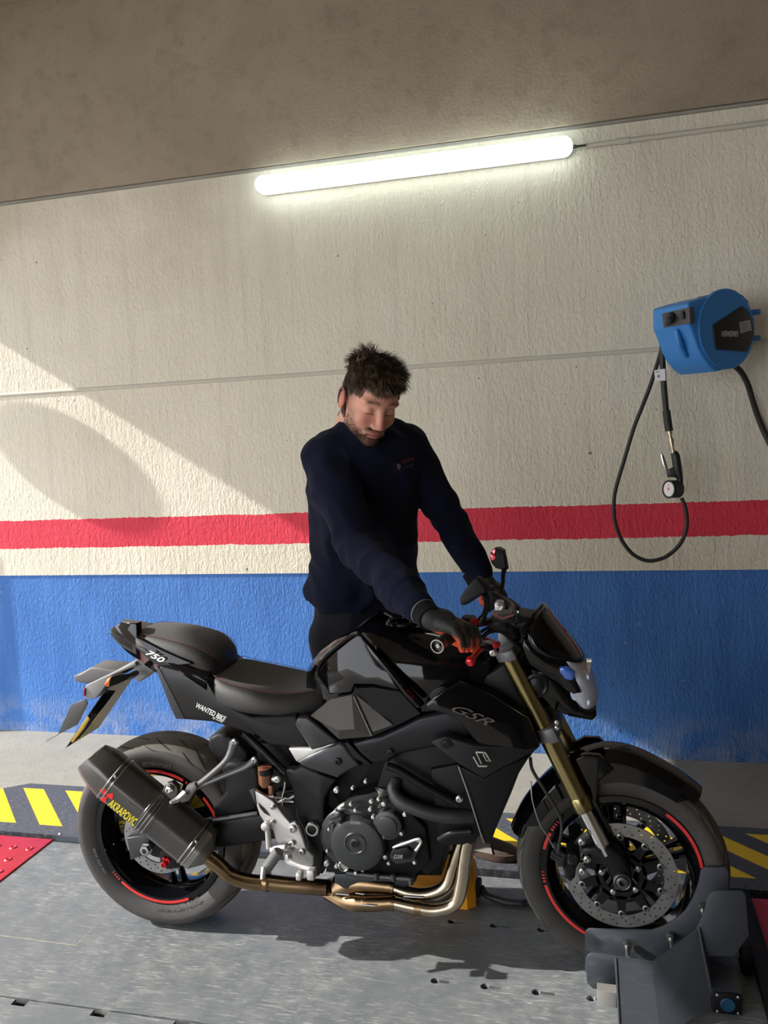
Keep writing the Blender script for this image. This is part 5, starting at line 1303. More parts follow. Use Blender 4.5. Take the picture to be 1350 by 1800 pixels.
bm = nb(); text_mesh(bm, 'HEMEIMEI', .030, A_, ru, (0, 0, 1), .0008, shear=.25, stretch=(B_ - A_).length / text_width('HEMEIMEI', .030), bold=.0008); obj('maker_name', bm, mat('silver_letters', (.32, .32, .33), .4), pnl)
bm = nb(); prism(bm, [PN('T', x, y, rc + rn*.0112, rn) for x, y in ((1012, 450), (1138, 420), (1155, 542), (1030, 580))], -rn*.002, 0); st_ = obj('info_sticker', bm, mat('sticker_grey', (.34, .33, .36), .5), pnl)
bm = nb()
for k in range(6):
    t = .12 + k * .14
    a = PN('T', 1020 + 5*t*0, 450, rc + rn*.0114, rn)
    l0 = PN('T', 1022 + 18*t, 462 + 112*t, rc + rn*.0114, rn); l1 = PN('T', 1022 + 18*t + (95 if k % 2 else 70), 462 + 112*t - 24, rc + rn*.0114, rn)
    prism(bm, [l0, l1, l1 + Vector((0, 0, .0022)), l0 + Vector((0, 0, .0022))], rn*.0003)
obj('sticker_lines', bm, mat('sticker_ink', (.12, .12, .14), .6), st_)
# hose outlet with rollers on the lit side
oc = PN('T', 250, 390, face[16] - rn*.09 - ru*.0, ru)
sidec = face[17]
def sideq(x, y, off=0.0): return PN('T', x, y, sidec - ru*off, -ru)
bm = nb(); prism(bm, [sideq(88, 345, .006), sideq(415, 268, .006), sideq(425, 462, .006), sideq(108, 512, .006)], ru*.02, .003); ol = obj('hose_outlet', bm, mat('charcoal_outlet', (.06, .06, .06), .5), body, 30)
for q0_, q1_ in (((150, 375), (160, 455)), ((335, 320), (348, 410))):
    b = nb(); cyl(b, sideq(*q0_, .012), sideq(*q1_, .012), .007, seg=14); obj('outlet_roller', b, K_['rblack'], ol)
b = nb(); lathe(b, sideq(225, 385, -.0), -ru, [(-.01, .020), (.018, .018), (.026, .012), (.026, .001)], 24); obj('hose_stop', b, K_['rblack'], ol)
# soft ridge modelled in the lower side
b = nb(); tube(b, [sideq(260, 540, -.006), sideq(300, 700, -.016), PN('T', 380, 860, sidec + ru*.06, -ru)], [.012, .014, .010], 12); obj('side_ridge', b, K_['rblue'], body)
# black rear cover and wall bracket
b = nb(); prism(b, [PN('T', x, y, rc, rn) + Vector((0, 0, .001)) for x, y in ((925, 70), (1050, 128), (1125, 208), (1110, 240), (1040, 165), (920, 100))], -rn*TH*.96, .003); obj('rear_shell', b, K_['rblack'], body, 30)
br0 = rc - rn*TH*.5 + ru*.13
def brk(bm):
    for dz in (.055, -.035): box(bm, Vector((br0.x + .05, (br0.y + YW)/2, rc.z + dz)), (.05, YW - br0.y - .002, .022), bev=.003)
    box(bm, Vector((br0.x + .05, YW - .008, rc.z + .01)), (.09, .014, .17), bev=.003)
sub('wall_bracket', brk, K_['rblue'], RE)
b = nb()
for y in (330, 640): box(b, PN('T', 1195, y, rc - rn*.05, rn), (.035, .03, .022), Matrix.Rotation(.7, 3, 'Z'), bev=.003)
obj('swivel_lug', b, K_['rblue'], RE)
# hoses
YH = 1.33
HO = empty('air_hose', P('I', 560, 1500, YH)); tag(HO, 'black air hose looping down from the blue reel to the tyre inflator gun', 'hose')
sub('hose_line', lambda bm: tube(bm, [sideq(215, 385, .01), sideq(180, 430, .03), P('I', 425, 330, YH), P('I', 405, 400, YH), P('I', 404, 500, YH), P('I', 412, 650, YH), P('I', 428, 830, YH)], .0125, 16), K_['rub2'], HO)
sub('hose_sleeve', lambda bm: tube(bm, [P('I', 428, 818, YH), P('I', 436, 880, YH), P('I', 446, 945, YH)], .0165, 18), K_['rub2'], HO)
sub('hose_loop', lambda bm: tube(bm, [P('I', 402, 425, YH + .02), P('I', 380, 500, YH + .02), P('I', 330, 660, YH + .01), P('I', 280, 790, YH), P('I', 225, 930, YH), P('I', 165, 1130, YH), P('I', 115, 1300, YH), P('I', 102, 1400, YH), P('I', 108, 1500, YH), P('I', 145, 1610, YH), P('I', 205, 1695, YH), P('I', 270, 1738, YH), P('I', 340, 1750, YH), P('I', 430, 1722, YH), P('I', 510, 1650, YH), P('I', 550, 1560, YH), P('I', 555, 1480, YH), P('I', 542, 1410, YH), P('I', 522, 1360, YH)], .0085, 14), K_['rub2'], HO)
bm = nb(); prism(bm, PP('I', YH - .014, [(353, 568), (420, 558), (424, 632), (358, 634)]), (0, .002, 0), 0); tg = obj('paper_tag', bm, K_['white'], HO)
sub('tag_mark', lambda bm: (lathe(bm, P('I', 380, 605, YH - .0145), (0, -1, 0), [(0, .006), (.0006, .006)], 14), prism(bm, PP('I', YH - .0146, [(362, 575), (385, 572), (385, 578), (362, 581)]), (0, .0005, 0))), mat('tag_ink', (.25, .25, .25), .6), tg)
sub('hose_fitting', lambda bm: [lathe(bm, P('I', x, y, YH), P('I', x2, y2, YH) - P('I', x, y, YH), [(0, r), ((P('I', x2, y2, YH) - P('I', x, y, YH)).length, r)], 12) for x, y, x2, y2, r in ((446, 945, 450, 965, .011), (450, 965, 455, 990, .008), (455, 990, 459, 1012, .012), (459, 1012, 464, 1040, .010), (464, 1040, 468, 1062, .007), (468, 1060, 472, 1082, .0085))], mat('brass_nickel', (.55, .47, .33), .3, 1), HO)
GU = empty('tyre_inflator', P('I', 480, 1250, YH)); tag(GU, 'black tyre inflator gun with round gauge and chrome lever hanging on the hose', 'tyre inflator')
sub('gun_body', lambda bm: tube(bm, [P('I', 470, 1078, YH), P('I', 485, 1100, YH), P('I', 497, 1170, YH), P('I', 510, 1230, YH), P('I', 516, 1270, YH)], [.013, .018, .018, .014, .011], 16), K_['rblack'], GU)
sub('gun_neck', lambda bm: prism(bm, PP('I', YH - .012, [(432, 1190), (470, 1170), (505, 1180), (505, 1240), (470, 1232), (436, 1232)]), (0, .024, 0), .004), K_['rblack'], GU)
sub('trigger_lever', lambda bm: prism(bm, PP('I', YH - .010, [(392, 1088), (402, 1082), (416, 1100), (438, 1170), (440, 1205), (420, 1208), (404, 1150)]), (0, .018, 0), .003), mat('lever_chrome', (.8, .8, .8), .2, 1), GU)
gax = Vector((-.80, -.60, .05)).normalized(); gc_ = P('I', 478, 1305, YH)
prof = [(-.022, .030)]
for k in range(7): prof += [(-.020 + k*.0062, .0375), (-.017 + k*.0062, .0350)]
prof += [(.026, .0385), (.032, .0385), (.033, .034), (.029, .032)]
dg = sub('gauge_case', lambda bm: lathe(bm, gc_, gax, prof + [(.029, .001)], 40), K_['rub2'], GU)
sub('gauge_dial', lambda bm: lathe(bm, gc_ + gax*.0295, gax, [(0, .031), (.001, .031), (.001, .0001)], 32), K_['white'], dg)
sub('gauge_needle', lambda bm: (cyl(bm, gc_ + gax*.032, gc_ + gax*.032 + Vector((.0, .0, .024)), .0009, seg=6), lathe(bm, gc_ + gax*.031, gax, [(0, .004), (.002, .004)], 12)), K_['redt'], dg)
bm = nb(); tube(bm, [P('I', 860, 545, 1.45), P('I', 900, 590, 1.47), P('I', 935, 660, 1.50), P('I', 965, 760, 1.53), P('I', 995, 850, 1.55), P('I', 1030, 940, 1.56), P('I', 1075, 1030, 1.56), P('I', 1180, 1230, 1.56)], .0125, 14)
tag(obj('supply_hose', bm, K_['rub2']), 'black supply hose running down the wall from the right underside of the reel', 'hose')
# ================================================================== the mechanic
PE_c = Vector((.62, .50, 0))
def capsule(bm, p0, p1, r0, r1=None, seg=16, flat=None):
    p0, p1 = Vector(p0), Vector(p1); r1 = r0 if r1 is None else r1
    L = max((p1 - p0).length, 1e-4); pr = []
    for i in range(6): a = PI/2 * (1 - i/5); pr.append((-r0*math.sin(a), max(r0*math.cos(a), 1e-4)))
    for i in range(6): a = PI/2 * i/5; pr.append((L + r1*math.sin(a), max(r1*math.cos(a), 1e-4)))
    lathe(bm, p0, p1 - p0, pr, seg)
def ellip(bm, c, r, rot=None):
    m_ = Matrix.Translation(Vector(c))
    if rot is not None: m_ = m_ @ rot.to_4x4()
    bmesh.ops.create_uvsphere(bm, u_segments=20, v_segments=14, radius=1, matrix=m_ @ Matrix.Diagonal((*r, 1)))
def remesh(name, bm, mt, voxel, parent, smooth=6, disp=None, color=None):
    o = obj(name, bm, mt, parent, 180)
    md = o.modifiers.new('r', 'REMESH'); md.mode = 'VOXEL'; md.voxel_size = voxel; md.use_smooth_shade = True
    ms = o.modifiers.new('s', 'SMOOTH'); ms.factor = .5; ms.iterations = smooth
    bpy.context.view_layer.update()
    me = bpy.data.meshes.new_from_object(o.evaluated_get(bpy.context.evaluated_depsgraph_get()))
    o.modifiers.clear(); o.data = me
    n = len(me.vertices)
    if disp:
        co = np.empty(n*3); me.vertices.foreach_get('co', co); co = co.reshape(-1, 3)
        no = np.empty(n*3); me.vertices.foreach_get('normal', no); no = no.reshape(-1, 3)
        d = np.array([disp(Vector(p), Vector(q)) for p, q in zip(co, no)])
        co = co + no * d[:, None]; me.vertices.foreach_set('co', co.ravel()); me.update()
    if color:
        at = me.color_attributes.new('Col', 'FLOAT_COLOR', 'POINT')
        co = np.empty(n*3); me.vertices.foreach_get('co', co); co = co.reshape(-1, 3)
        no = np.empty(n*3); me.vertices.foreach_get('normal', no); no = no.reshape(-1, 3)
        cc = np.array([(*color(Vector(p), Vector(q)), 1.0) for p, q in zip(co, no)]); at.data.foreach_set('color', cc.ravel())
    for pl in me.polygons: pl.use_smooth = True
    return o
def vcmat(name, rough, sss=0.0, bump=.2, bscale=400, sheen=0.0, spec=.5):
    mt, nt, b = _nodes(name); a = nt.nodes.new('ShaderNodeVertexColor'); a.layer_name = 'Col'
    nt.links.new(a.outputs[0], b.inputs['Base Color']); b.inputs['Roughness'].default_value = rough
    b.inputs['Specular IOR Level'].default_value = spec; b.inputs['Sheen Weight'].default_value = sheen
    if sss:
        b.inputs['Subsurface Weight'].default_value = sss; b.inputs['Subsurface Scale'].default_value = .012
        b.inputs['Subsurface Radius'].default_value = (1.0, .35, .2)
    tc = nt.nodes.new('ShaderNodeTexCoord'); BUMP(nt, b, NOI(nt, tc.outputs['Object'], bscale, 3), bump, .001)
    return mt
K_['skin'] = vcmat('skin', .48, .25, .25, 500, spec=.35)
K_['glovem'] = vcmat('knit_glove', .62, 0, .5, 900)
K_['navy'] = mat('navy_sweat_cloth', (.0062, .0078, .021), .92, bump=.5, bscale=900, sheen=.02, spec=.12, var=.25, vscale=6)
K_['trou'] = mat('black_work_trousers', (.007, .008, .012), .85, bump=.4, bscale=700, spec=.25)

# joints
HC = P('p', 650, 703, .17)                      # head centre
NB = P('p', 641, 765, .25)                      # base of the neck
SR = P('p', 574, 812, .16); ER = P('p', 632, 964, .02); WR = P('p', 742, 1072, -.30)
SLh = P('p', 709, 786, .36); EL = P('p', 785, 905, .44); WL = P('p', 842, 1012, .345)
CHc = P('p', 640, 860, .30); MID = P('p', 640, 945, .36); HIP = P('p', 632, 1060, .44)
sax = (SLh - SR); sax.z = 0; sax.normalize()      # across the shoulders
fwd = Vector((sax.y, -sax.x, 0))
FR_, FL_ = Vector((.47, .60, 0)), Vector((.90, .585, 0))      # ankles
KR, KL = Vector((.50, .44, .50)), Vector((.76, .42, .51))

def ringsec(c, a, b, n=28, tilt=0.0, pw=2.3):
    out = []
    for k in range(n):
        t = 2*PI*k/n; ct, st = math.cos(t), math.sin(t)
        u = math.copysign(abs(ct) ** (2/pw), ct) * a; v = math.copysign(abs(st) ** (2/pw), st) * b
        out.append(c + sax*u + fwd*v + Vector((0, 0, tilt*v)))
    return out
# ---- sweater
bm = nb()
hem = P('p', 636, 1052, .43)
sec = [ringsec(hem + Vector((0, 0, -.03)), .165, .112), ringsec(hem, .178, .122), ringsec(hem + Vector((0, 0, .03)), .190, .132), ringsec(P('p', 640, 980, .40), .186, .134),
       ringsec(MID, .182, .135), ringsec(P('p', 640, 900, .33), .186, .137), ringsec(CHc, .196, .135), ringsec(P('p', 643, 825, .275), .200, .124), ringsec(P('p', 645, 795, .26), .188, .105),
       ringsec(P('p', 645, 772, .255), .135, .088), ringsec(P('p', 645, 757, .25), .080, .076)]
loft(bm, sec)
def limb(bm, pts, rs):
    for (a, b), (r0, r1) in zip(zip(pts[:-1], pts[1:]), zip(rs[:-1], rs[1:])): capsule(bm, a, b, r0, r1)
ci = P('p', 645, 800, .26)
limb(bm, [ci.lerp(SR, .45), SR, SR.lerp(ER, .5), ER, ER.lerp(WR, .45), ER.lerp(WR, .86)], [.088, .080, .072, .062, .056, .046])
limb(bm, [ci.lerp(SLh, .45), SLh, SLh.lerp(EL, .5), EL, EL.lerp(WL, .5), EL.lerp(WL, .92)], [.086, .074, .066, .060, .052, .042])
capsule(bm, NB + Vector((0, 0, .012)), SR.lerp(NB, .25) + Vector((0, 0, .030)), .058, .064); capsule(bm, NB + Vector((0, 0, .005)), SLh.lerp(NB, .30) + Vector((0, 0, .026)), .058, .058); capsule(bm, NB - fwd*.03 + Vector((0, 0, -.03)), NB - fwd*.022 + Vector((0, 0, .034)), .066, .058)
wd = (WR - ER).normalized(); wl = (WL - EL).normalized()
capsule(bm, ER.lerp(WR, .80), ER.lerp(WR, .95), .043, .040); capsule(bm, EL.lerp(WL, .86), EL.lerp(WL, .97), .042, .039)
def fold(p, n):
    v = 0
    q = Vector((p.x * 5, p.y * 5, p.z * 3.2)); v += (noise.noise(q) ) * .010
    # soft diagonal drapes across the body and round the sleeves
    w = noise.noise(Vector((p.x*9 + p.z*6, p.y*9, p.z*4 - p.x*5)))
    v += (1 - abs(w) * 2.4) * .011
    for c_, s_ in ((ER, .14), (EL, .12), (SR, .12)):
        d = (p - c_).length
        if d < s_:
            ax_ = (WR - SR) if c_ is not EL else (WL - SLh)
            t = (p - c_).dot(ax_.normalized()); v += .006 * math.sin(t * 80 + 5 * noise.noise(p * 8)) * (1 - d / s_)
    h_ = p.z - hem.z
    if -.005 < h_ < .16 and (p - hem).xy.length < .26: v += .012 * math.exp(-((h_ - .055) / .035) ** 2) + .004 * math.sin(p.x * 60 + p.y * 40) * math.exp(-((h_ - .05) / .05) ** 2)
    if h_ < .022 and (p - hem).xy.length < .26: v -= .004
    t = (p - ER).dot(wd); LR = (WR - ER).length
    if .70 * LR < t < .82*LR and (p - ER).length < .4 and p.y < .1: v += .005
    return v
PERSON = None
person_bm = nb()
# ---- trousers
bt = nb()
for z_, a, b in ((0, .160, .118), (-.06, .172, .128), (-.14, .180, .135)): pass
loft(bt, [ringsec(HIP + Vector((0, 0, .06)), .160, .112), ringsec(HIP, .168, .120), ringsec(HIP + Vector((0, 0, -.09)), .178, .128), ringsec(HIP + Vector((0, 0, -.16)), .172, .120)])
hr = HIP - sax*.095 + Vector((0, 0, -.10)); hl = HIP + sax*.095 + Vector((0, 0, -.10))
limb(bt, [hr, hr.lerp(KR, .5), KR, KR.lerp(FR_, .5), FR_ + Vector((0, 0, .09))], [.100, .088, .070, .066, .062])
limb(bt, [hl, hl.lerp(KL, .5), KL, KL.lerp(FL_, .5), FL_ + Vector((0, 0, .09))], [.100, .088, .070, .066, .060])

# ---- head : radial surface found on a blended field
fy = Vector((.62, -.785, 0)).normalized()
pitch = math.radians(30)
fx = (fy * math.cos(pitch) - Vector((0, 0, 1)) * math.sin(pitch)).normalized()
lt = Vector((0, 0, 1)).cross(fy).normalized()            # person's left
roll = math.radians(-7)
up_ = fx.cross(lt).normalized()
if up_.z < 0: up_ = -up_
lt2 = lt * math.cos(roll) + up_ * math.sin(roll); up2 = (up_ * math.cos(roll) - lt * math.sin(roll))
HS = 1.06
HM = Matrix((fx, lt2, up2)).transposed()
def h2w(v): return HC + HM @ (Vector(v) * HS)
def sdE(p, c, r): 
    q = (p - np.array(c)) / np.array(r); l = np.linalg.norm(q, axis=-1); return (l - 1) * min(r)
def smin(a, b, k): h = np.clip(.5 + .5*(b - a)/k, 0, 1); return b*(1-h) + a*h - k*h*(1-h)
def smax(a, b, k): return -smin(-a, -b, k)
def sdC(p, a, b, r0, r1):
    a, b = np.array(a), np.array(b); ab = b - a; t = np.clip(((p - a) @ ab) / (ab @ ab), 0, 1)
    return np.linalg.norm(p - (a + t[..., None]*ab), axis=-1) - (r0 + (r1 - r0)*t)
def field(p):
    d = sdE(p, (-.010, 0, .030), (.098, .077, .090))
    d = smin(d, sdE(p, (.028, 0, -.025), (.060, .058, .080)), .03)
    d = smin(d, sdE(p, (.020, 0, -.072), (.052, .050, .034)), .025)
    d = smin(d, sdE(p, (.066, 0, -.100), (.020, .024, .018)), .02)
    d = smin(d, sdC(p, (-.03, 0, -.04), (-.06, 0, -.13), .055, .056), .03)
    for s in (-1, 1):
        d = smin(d, sdE(p, (.070, s*.030, .027), (.017, .028, .010)), .012)
        d = smin(d, sdE(p, (.058, s*.042, -.028), (.024, .020, .022)), .018)
        d = smax(d, -sdE(p, (.103, s*.033, .004), (.022, .021, .015)), .010)
        d = smin(d, sdE(p, (.069, s*.033, .002), (.0165, .0165, .0145)), .003)
        d = smin(d, sdE(p, (.0955, s*.0125, -.040), (.012, .0085, .008)), .005)
    d = smin(d, sdC(p, (.083, 0, .018), (.108, 0, -.034), .0075, .0105), .010)
    d = smin(d, sdE(p, (.0845, 0, -.0655), (.012, .026, .0055)), .005)
    d = smin(d, sdE(p, (.083, 0, -.0765), (.012, .021, .0060)), .005)
    for s in (-1, 1): d = smin(d, sdC(p, (.080, s*.027, -.070), (.070, s*.036, -.075), .004, .004), .008)
    return d
NU, NV = 220, 170
th = np.linspace(0.0001, PI - .0001, NV); ph = np.linspace(0, 2*PI, NU, endpoint=False)
TH_, PH_ = np.meshgrid(th, ph, indexing='ij')
dirs = np.stack([np.sin(TH_)*np.cos(PH_), np.sin(TH_)*np.sin(PH_), np.cos(TH_)], -1)
lo = np.zeros(TH_.shape); hi = np.full(TH_.shape, .24); O_ = np.array([.02, 0, -.01])
for _ in range(22):
    mid = (lo + hi)/2; f_ = field(O_ + dirs*mid[..., None]); lo = np.where(f_ < 0, mid, lo); hi = np.where(f_ < 0, hi, mid)
HP = O_ + dirs*lo[..., None]
hcol = []
rows = []
for i in range(NV):
    r_ = []
    for j in range(NU): r_.append(person_bm.verts.new(h2w(HP[i, j])))
    rows.append(r_)
for i in range(NV - 1):
    for j in range(NU): k_ = (j+1) % NU; person_bm.faces.new((rows[i][j], rows[i][k_], rows[i+1][k_], rows[i+1][j]))
# ears
def ear(s):
    base = np.array([-.006, s*.077, -.004]); outl = []
    n = 20
    secs = []
    for i in range(n):
        t = i/(n-1); a = math.radians(-115 + 300*t); rx, rz = .0165, .031
        c = Vector((base[0] - .006 + rx*math.cos(a + 1.35)*1.0, base[1] + s*(.006 + .007*math.sin(PI*t)), base[2] + rz*math.sin(a + 1.35)))
        secs.append(c)
    tube(person_bm, [h2w(c) for c in secs], [.0035] + [.0046]*18 + [.006], 8, n=2)
    ellip(person_bm, h2w((base[0] - .009, base[1] + s*.0055, base[2] - .002)), (.0165*HS, .0075*HS, .028*HS), HM)
    ellip(person_bm, h2w((base[0] - .002, base[1] + s*.006, base[2] - .026)), (.008*HS, .005*HS, .009*HS), HM)
    ellip(person_bm, h2w((base[0] + .006, base[1] + s*.004, base[2] - .004)), (.005*HS, .005*HS, .008*HS), HM)
ear(-1); ear(1)
# neck, then the body that the clothes cover
tube(person_bm, [h2w((-.018, 0, -.05)), h2w((-.045, 0, -.115)), NB + Vector((0, 0, .0)), NB + Vector((0, .02, -.08))], [.058, .058, .064, .09], 24)
tube(person_bm, [NB + Vector((0, 0, -.02)), CHc, MID, HIP, HIP + Vector((0, 0, -.1))], [.05, .11, .10, .10, .08], 20)
for a, b, c, d in ((ci, SR, ER, WR), (ci, SLh, EL, WL)): tube(person_bm, [a, b, c, d], [.05, .045, .036, .026], 12, n=6)
for a, b, c in ((hr, KR, FR_), (hl, KL, FL_)): tube(person_bm, [a, b, c + Vector((0, 0, .08))], [.07, .05, .036], 12, n=6)
PERSON = obj('person', person_bm, K_['skin'], None, 180)
tag(PERSON, 'person in navy sweatshirt and orange palmed gloves leaning over the motorcycle, looking down', 'person')
me = PERSON.data; at = me.color_attributes.new('Col', 'FLOAT_COLOR', 'POINT')
Hinv = HM.transposed(); cols = []
SKIN = Vector((.66, .33, .235)); BEARD = Vector((.10, .058, .038)); LIP = Vector((.45, .16, .13)); HAIRC = Vector((.032, .022, .015))
def sst(x, a, b): t = min(max((x - a)/(b - a), 0), 1); return t*t*(3 - 2*t)
for v in me.vertices:
    q = Hinv @ (v.co - HC) / HS; c = SKIN.copy()
    nz = noise.noise(q * 90) * .5 + .5
    x, y, z = q; ay = abs(y)
    # cheeks and nose a little redder
    c = c.lerp(Vector((.56, .20, .15)), .6 * math.exp(-((ay - .04)/.02)**2 - ((z + .025)/.02)**2) + .6 * math.exp(-(y/.014)**2 - ((z + .03)/.02)**2) * (x > .08))
    if ay > .075: c = c.lerp(Vector((.60, .17, .12)), .6)
    jaw = sst(-z, .052, .078) * (x > -.02)
    side = sst(ay, .045, .060) * sst(-z, -.010, .03) * sst(x, -.01, .012) * (1 - sst(x, .045, .070))
    must = math.exp(-((z + .054)/.007)**2) * (x > .06) * (1 - sst(ay, .026, .036))
    goat = sst(-z, .080, .088) * (x > .03)
    lip = (math.exp(-((z + .0655)/.0045)**2) + math.exp(-((z + .0765)/.005)**2)) * (x > .082) * (1 - sst(ay, .020, .028))
    bd = min(1, max(jaw * .85, side * .6, must * .8, goat)) * (.72 + .28*nz)
    if z < -.115 and x < .05: bd *= .4
    c = c.lerp(BEARD, bd * (1 - min(1, lip)))
    c = c.lerp(LIP, min(1, lip) * .8)
    if abs(z + .0710) < .0016 and x > .08 and ay < .027: c = c.lerp(Vector((.12, .04, .03)), .9)
    br = math.exp(-((z - (.027 + .006*math.cos((ay - .03)*60)) )/.0045)**2) * (x > .055) * sst(ay, .010, .016) * (1 - sst(ay, .048, .056))
    c = c.lerp(HAIRC, .85*br*(.6 + .4*nz))
    ey = math.exp(-((z + .006 - .0*ay)/.0016)**2) * (x > .068) * sst(ay, .018, .021) * (1 - sst(ay, .044, .048))
    c = c.lerp(Vector((.03, .015, .012)), .95*ey)
    # scalp under the hair
    sc_ = sst(z + .35*max(0, -x), .045, .062) if x > .04 else sst(z + .2*max(0, -x) , .018, .040) if x > -.02 else sst(z, -.045, -.02)
    c = c.lerp(HAIRC, sc_ * .92)
    fade = .5 * sst(z, -.02, .02) * (1 - sst(x, .02, .05)) * (ay > .05)
    c = c.lerp(HAIRC * 2.2, fade)
    cols.append((*c, 1.0))
at.data.foreach_set('color', np.array(cols).ravel())
sw_ = remesh('sweatshirt', bm, K_['navy'], .0075, PERSON, 8, fold)
# ribbed collar and cuffs
cb_ = P('p', 645, 757, .25)
K_['rib'] = mat('navy_ribbing', (.006, .0075, .023), .85, bump=.6, bscale=300, bstretch=(1, 1, .1))
bm = nb(); tube(bm, [NB + sax*(.072*math.cos(t)) + fwd*(.070*math.sin(t) - .004) + Vector((0, 0, .046 - .040*math.sin(t))) for t in np.linspace(0, 2*PI, 25)], .0125, 10, n=2, sm=False); obj('collar', bm, K_['rib'], sw_, 60)
bm = nb(); tube(bm, [ER.lerp(WR, .86), ER.lerp(WR, .90), ER.lerp(WR, .985)], [.046, .0435, .040], 24, n=3); obj('cuff', bm, K_['rib'], sw_, 60)
bm = nb(); tube(bm, [EL.lerp(WL, .90), EL.lerp(WL, .94), EL.lerp(WL, 1.0)], [.043, .041, .038], 24, n=3); obj('cuff', bm, K_['rib'], sw_, 60)
# chest print : round crest, dark red bar, thin pale lines
from mathutils.bvhtree import BVHTree
bvh = BVHTree.FromPolygons([v.co for v in sw_.data.vertices], [list(p.vertices) for p in sw_.data.polygons])
def on_sw(x, y, lift=.0015):
    d = ray('p', x, y).normalized(); h = bvh.ray_cast(CP, d)
    return (h[0] - d*lift) if h[0] is not None else P('p', x, y, .2)
Z2 = lambda x, y: (680 + x/19.29, 790 + y/19.29)
def decal(name, polys, mt):
    bm = nb()
    for pl in polys:
        prism(bm, [on_sw(*Z2(*q)) for q in pl], (-.0003, .0008, 0))
    return obj(name, bm, mt, sw_, 30)
decal('crest', [[(340, 490), (380, 480), (440, 500), (485, 570), (460, 640), (410, 710), (375, 660), (350, 580)]], mat('crest_print', (.12, .07, .07), .6))
decal('chest_bar', [[(470, 390), (760, 300), (940, 250), (940, 350), (760, 430), (490, 490)]], mat('dark_red_print', (.045, .002, .006), .7))
decal('chest_lines', [[(560, 650), (760, 570), (930, 510), (930, 540), (760, 605), (560, 680)], [(560, 580), (740, 530), (920, 460), (920, 475), (740, 548), (560, 600)]], mat('pale_line_print', (.025, .028, .04), .7))
def tfold(p, n):
    return .006*noise.noise(Vector((p.x*7, p.y*7, p.z*3))) + .0045*(1 - abs(noise.noise(Vector((p.x*11, p.y*11, p.z*3.5))))*2.5)
tr_ = remesh('trousers', bt, K_['trou'], .010, PERSON, 6, tfold)
# ---- shoes
def shoe(an, d, s):
    d = Vector(d).normalized(); n = Vector((-d.y, d.x, 0)); o_ = Vector((an.x, an.y, 0)) - d*.065
    st = [(0, .024, .060, .075), (.012, .034, .075, .085), (.06, .038, .085, .082), (.11, .037, .088, .070), (.16, .043, .070, .060), (.21, .047, .056, .048), (.25, .042, .046, .040), (.275, .028, .034, .034), (.285, .012, .024, .026)]
    b = nb(); secs = []
    for x, w, h, _ in st:
        base = o_ + d*x; secs.append([base + n*(w*math.cos(t)) * (1 if math.sin(t) < .2 else .92) + Vector((0, 0, .022 + max(0, math.sin(t)) ** .7 * (h - .022)* 1.0)) for t in np.linspace(0, PI, 15)] + [base + n*(-w) + Vector((0, 0, .02)), base + n*w + Vector((0, 0, .02))])
    loft(b, secs); sh_ = obj('shoe', b, mat('brown_grey_suede', (.075, .055, .045), .75, bump=.4, bscale=500), PERSON, 60)
    b = nb(); secs = []
    for z in (.004, .012, .026): 
        pass
    L = [(o_ + d*x + n*(w*1.10)) for x, w, _, _ in st] + [(o_ + d*x - n*(w*1.10)) for x, w, _, _ in reversed(st)]
    prism(b, [p + Vector((0, 0, .0015)) for p in L], (0, 0, .026), .004); obj('sole', b, mat('brown_rubber_sole', (.10, .062, .045), .6), sh_, 40)
    b = nb(); 
    prism(b, [o_ + d*.13 + n*.045*s + Vector((0, 0, .03)), o_ + d*.205 + n*.048*s + Vector((0, 0, .03)), o_ + d*.19 + n*.030*s + Vector((0, 0, .064)), o_ + d*.15 + n*.022*s + Vector((0, 0, .082)), o_ + d*.11 + n*.036*s + Vector((0, 0, .07))], n*.003*s, .001)
    for k in range(4): tube(b, [o_ + d*(.10 + .022*k) + n*.030 + Vector((0, 0, .083 - k*.006)), o_ + d*(.104 + .022*k) + Vector((0, 0, .094 - k*.008)), o_ + d*(.10 + .022*k) - n*.030 + Vector((0, 0, .083 - k*.006))], .0032, 6)
    obj('laces_and_patch', b, mat('pale_grey_patch', (.26, .24, .22), .7), sh_, 40)
shoe(FL_ + Vector((-.02, 0, 0)), (1, -.22, 0), -1); shoe(FR_, (.95, -.25, 0), -1)

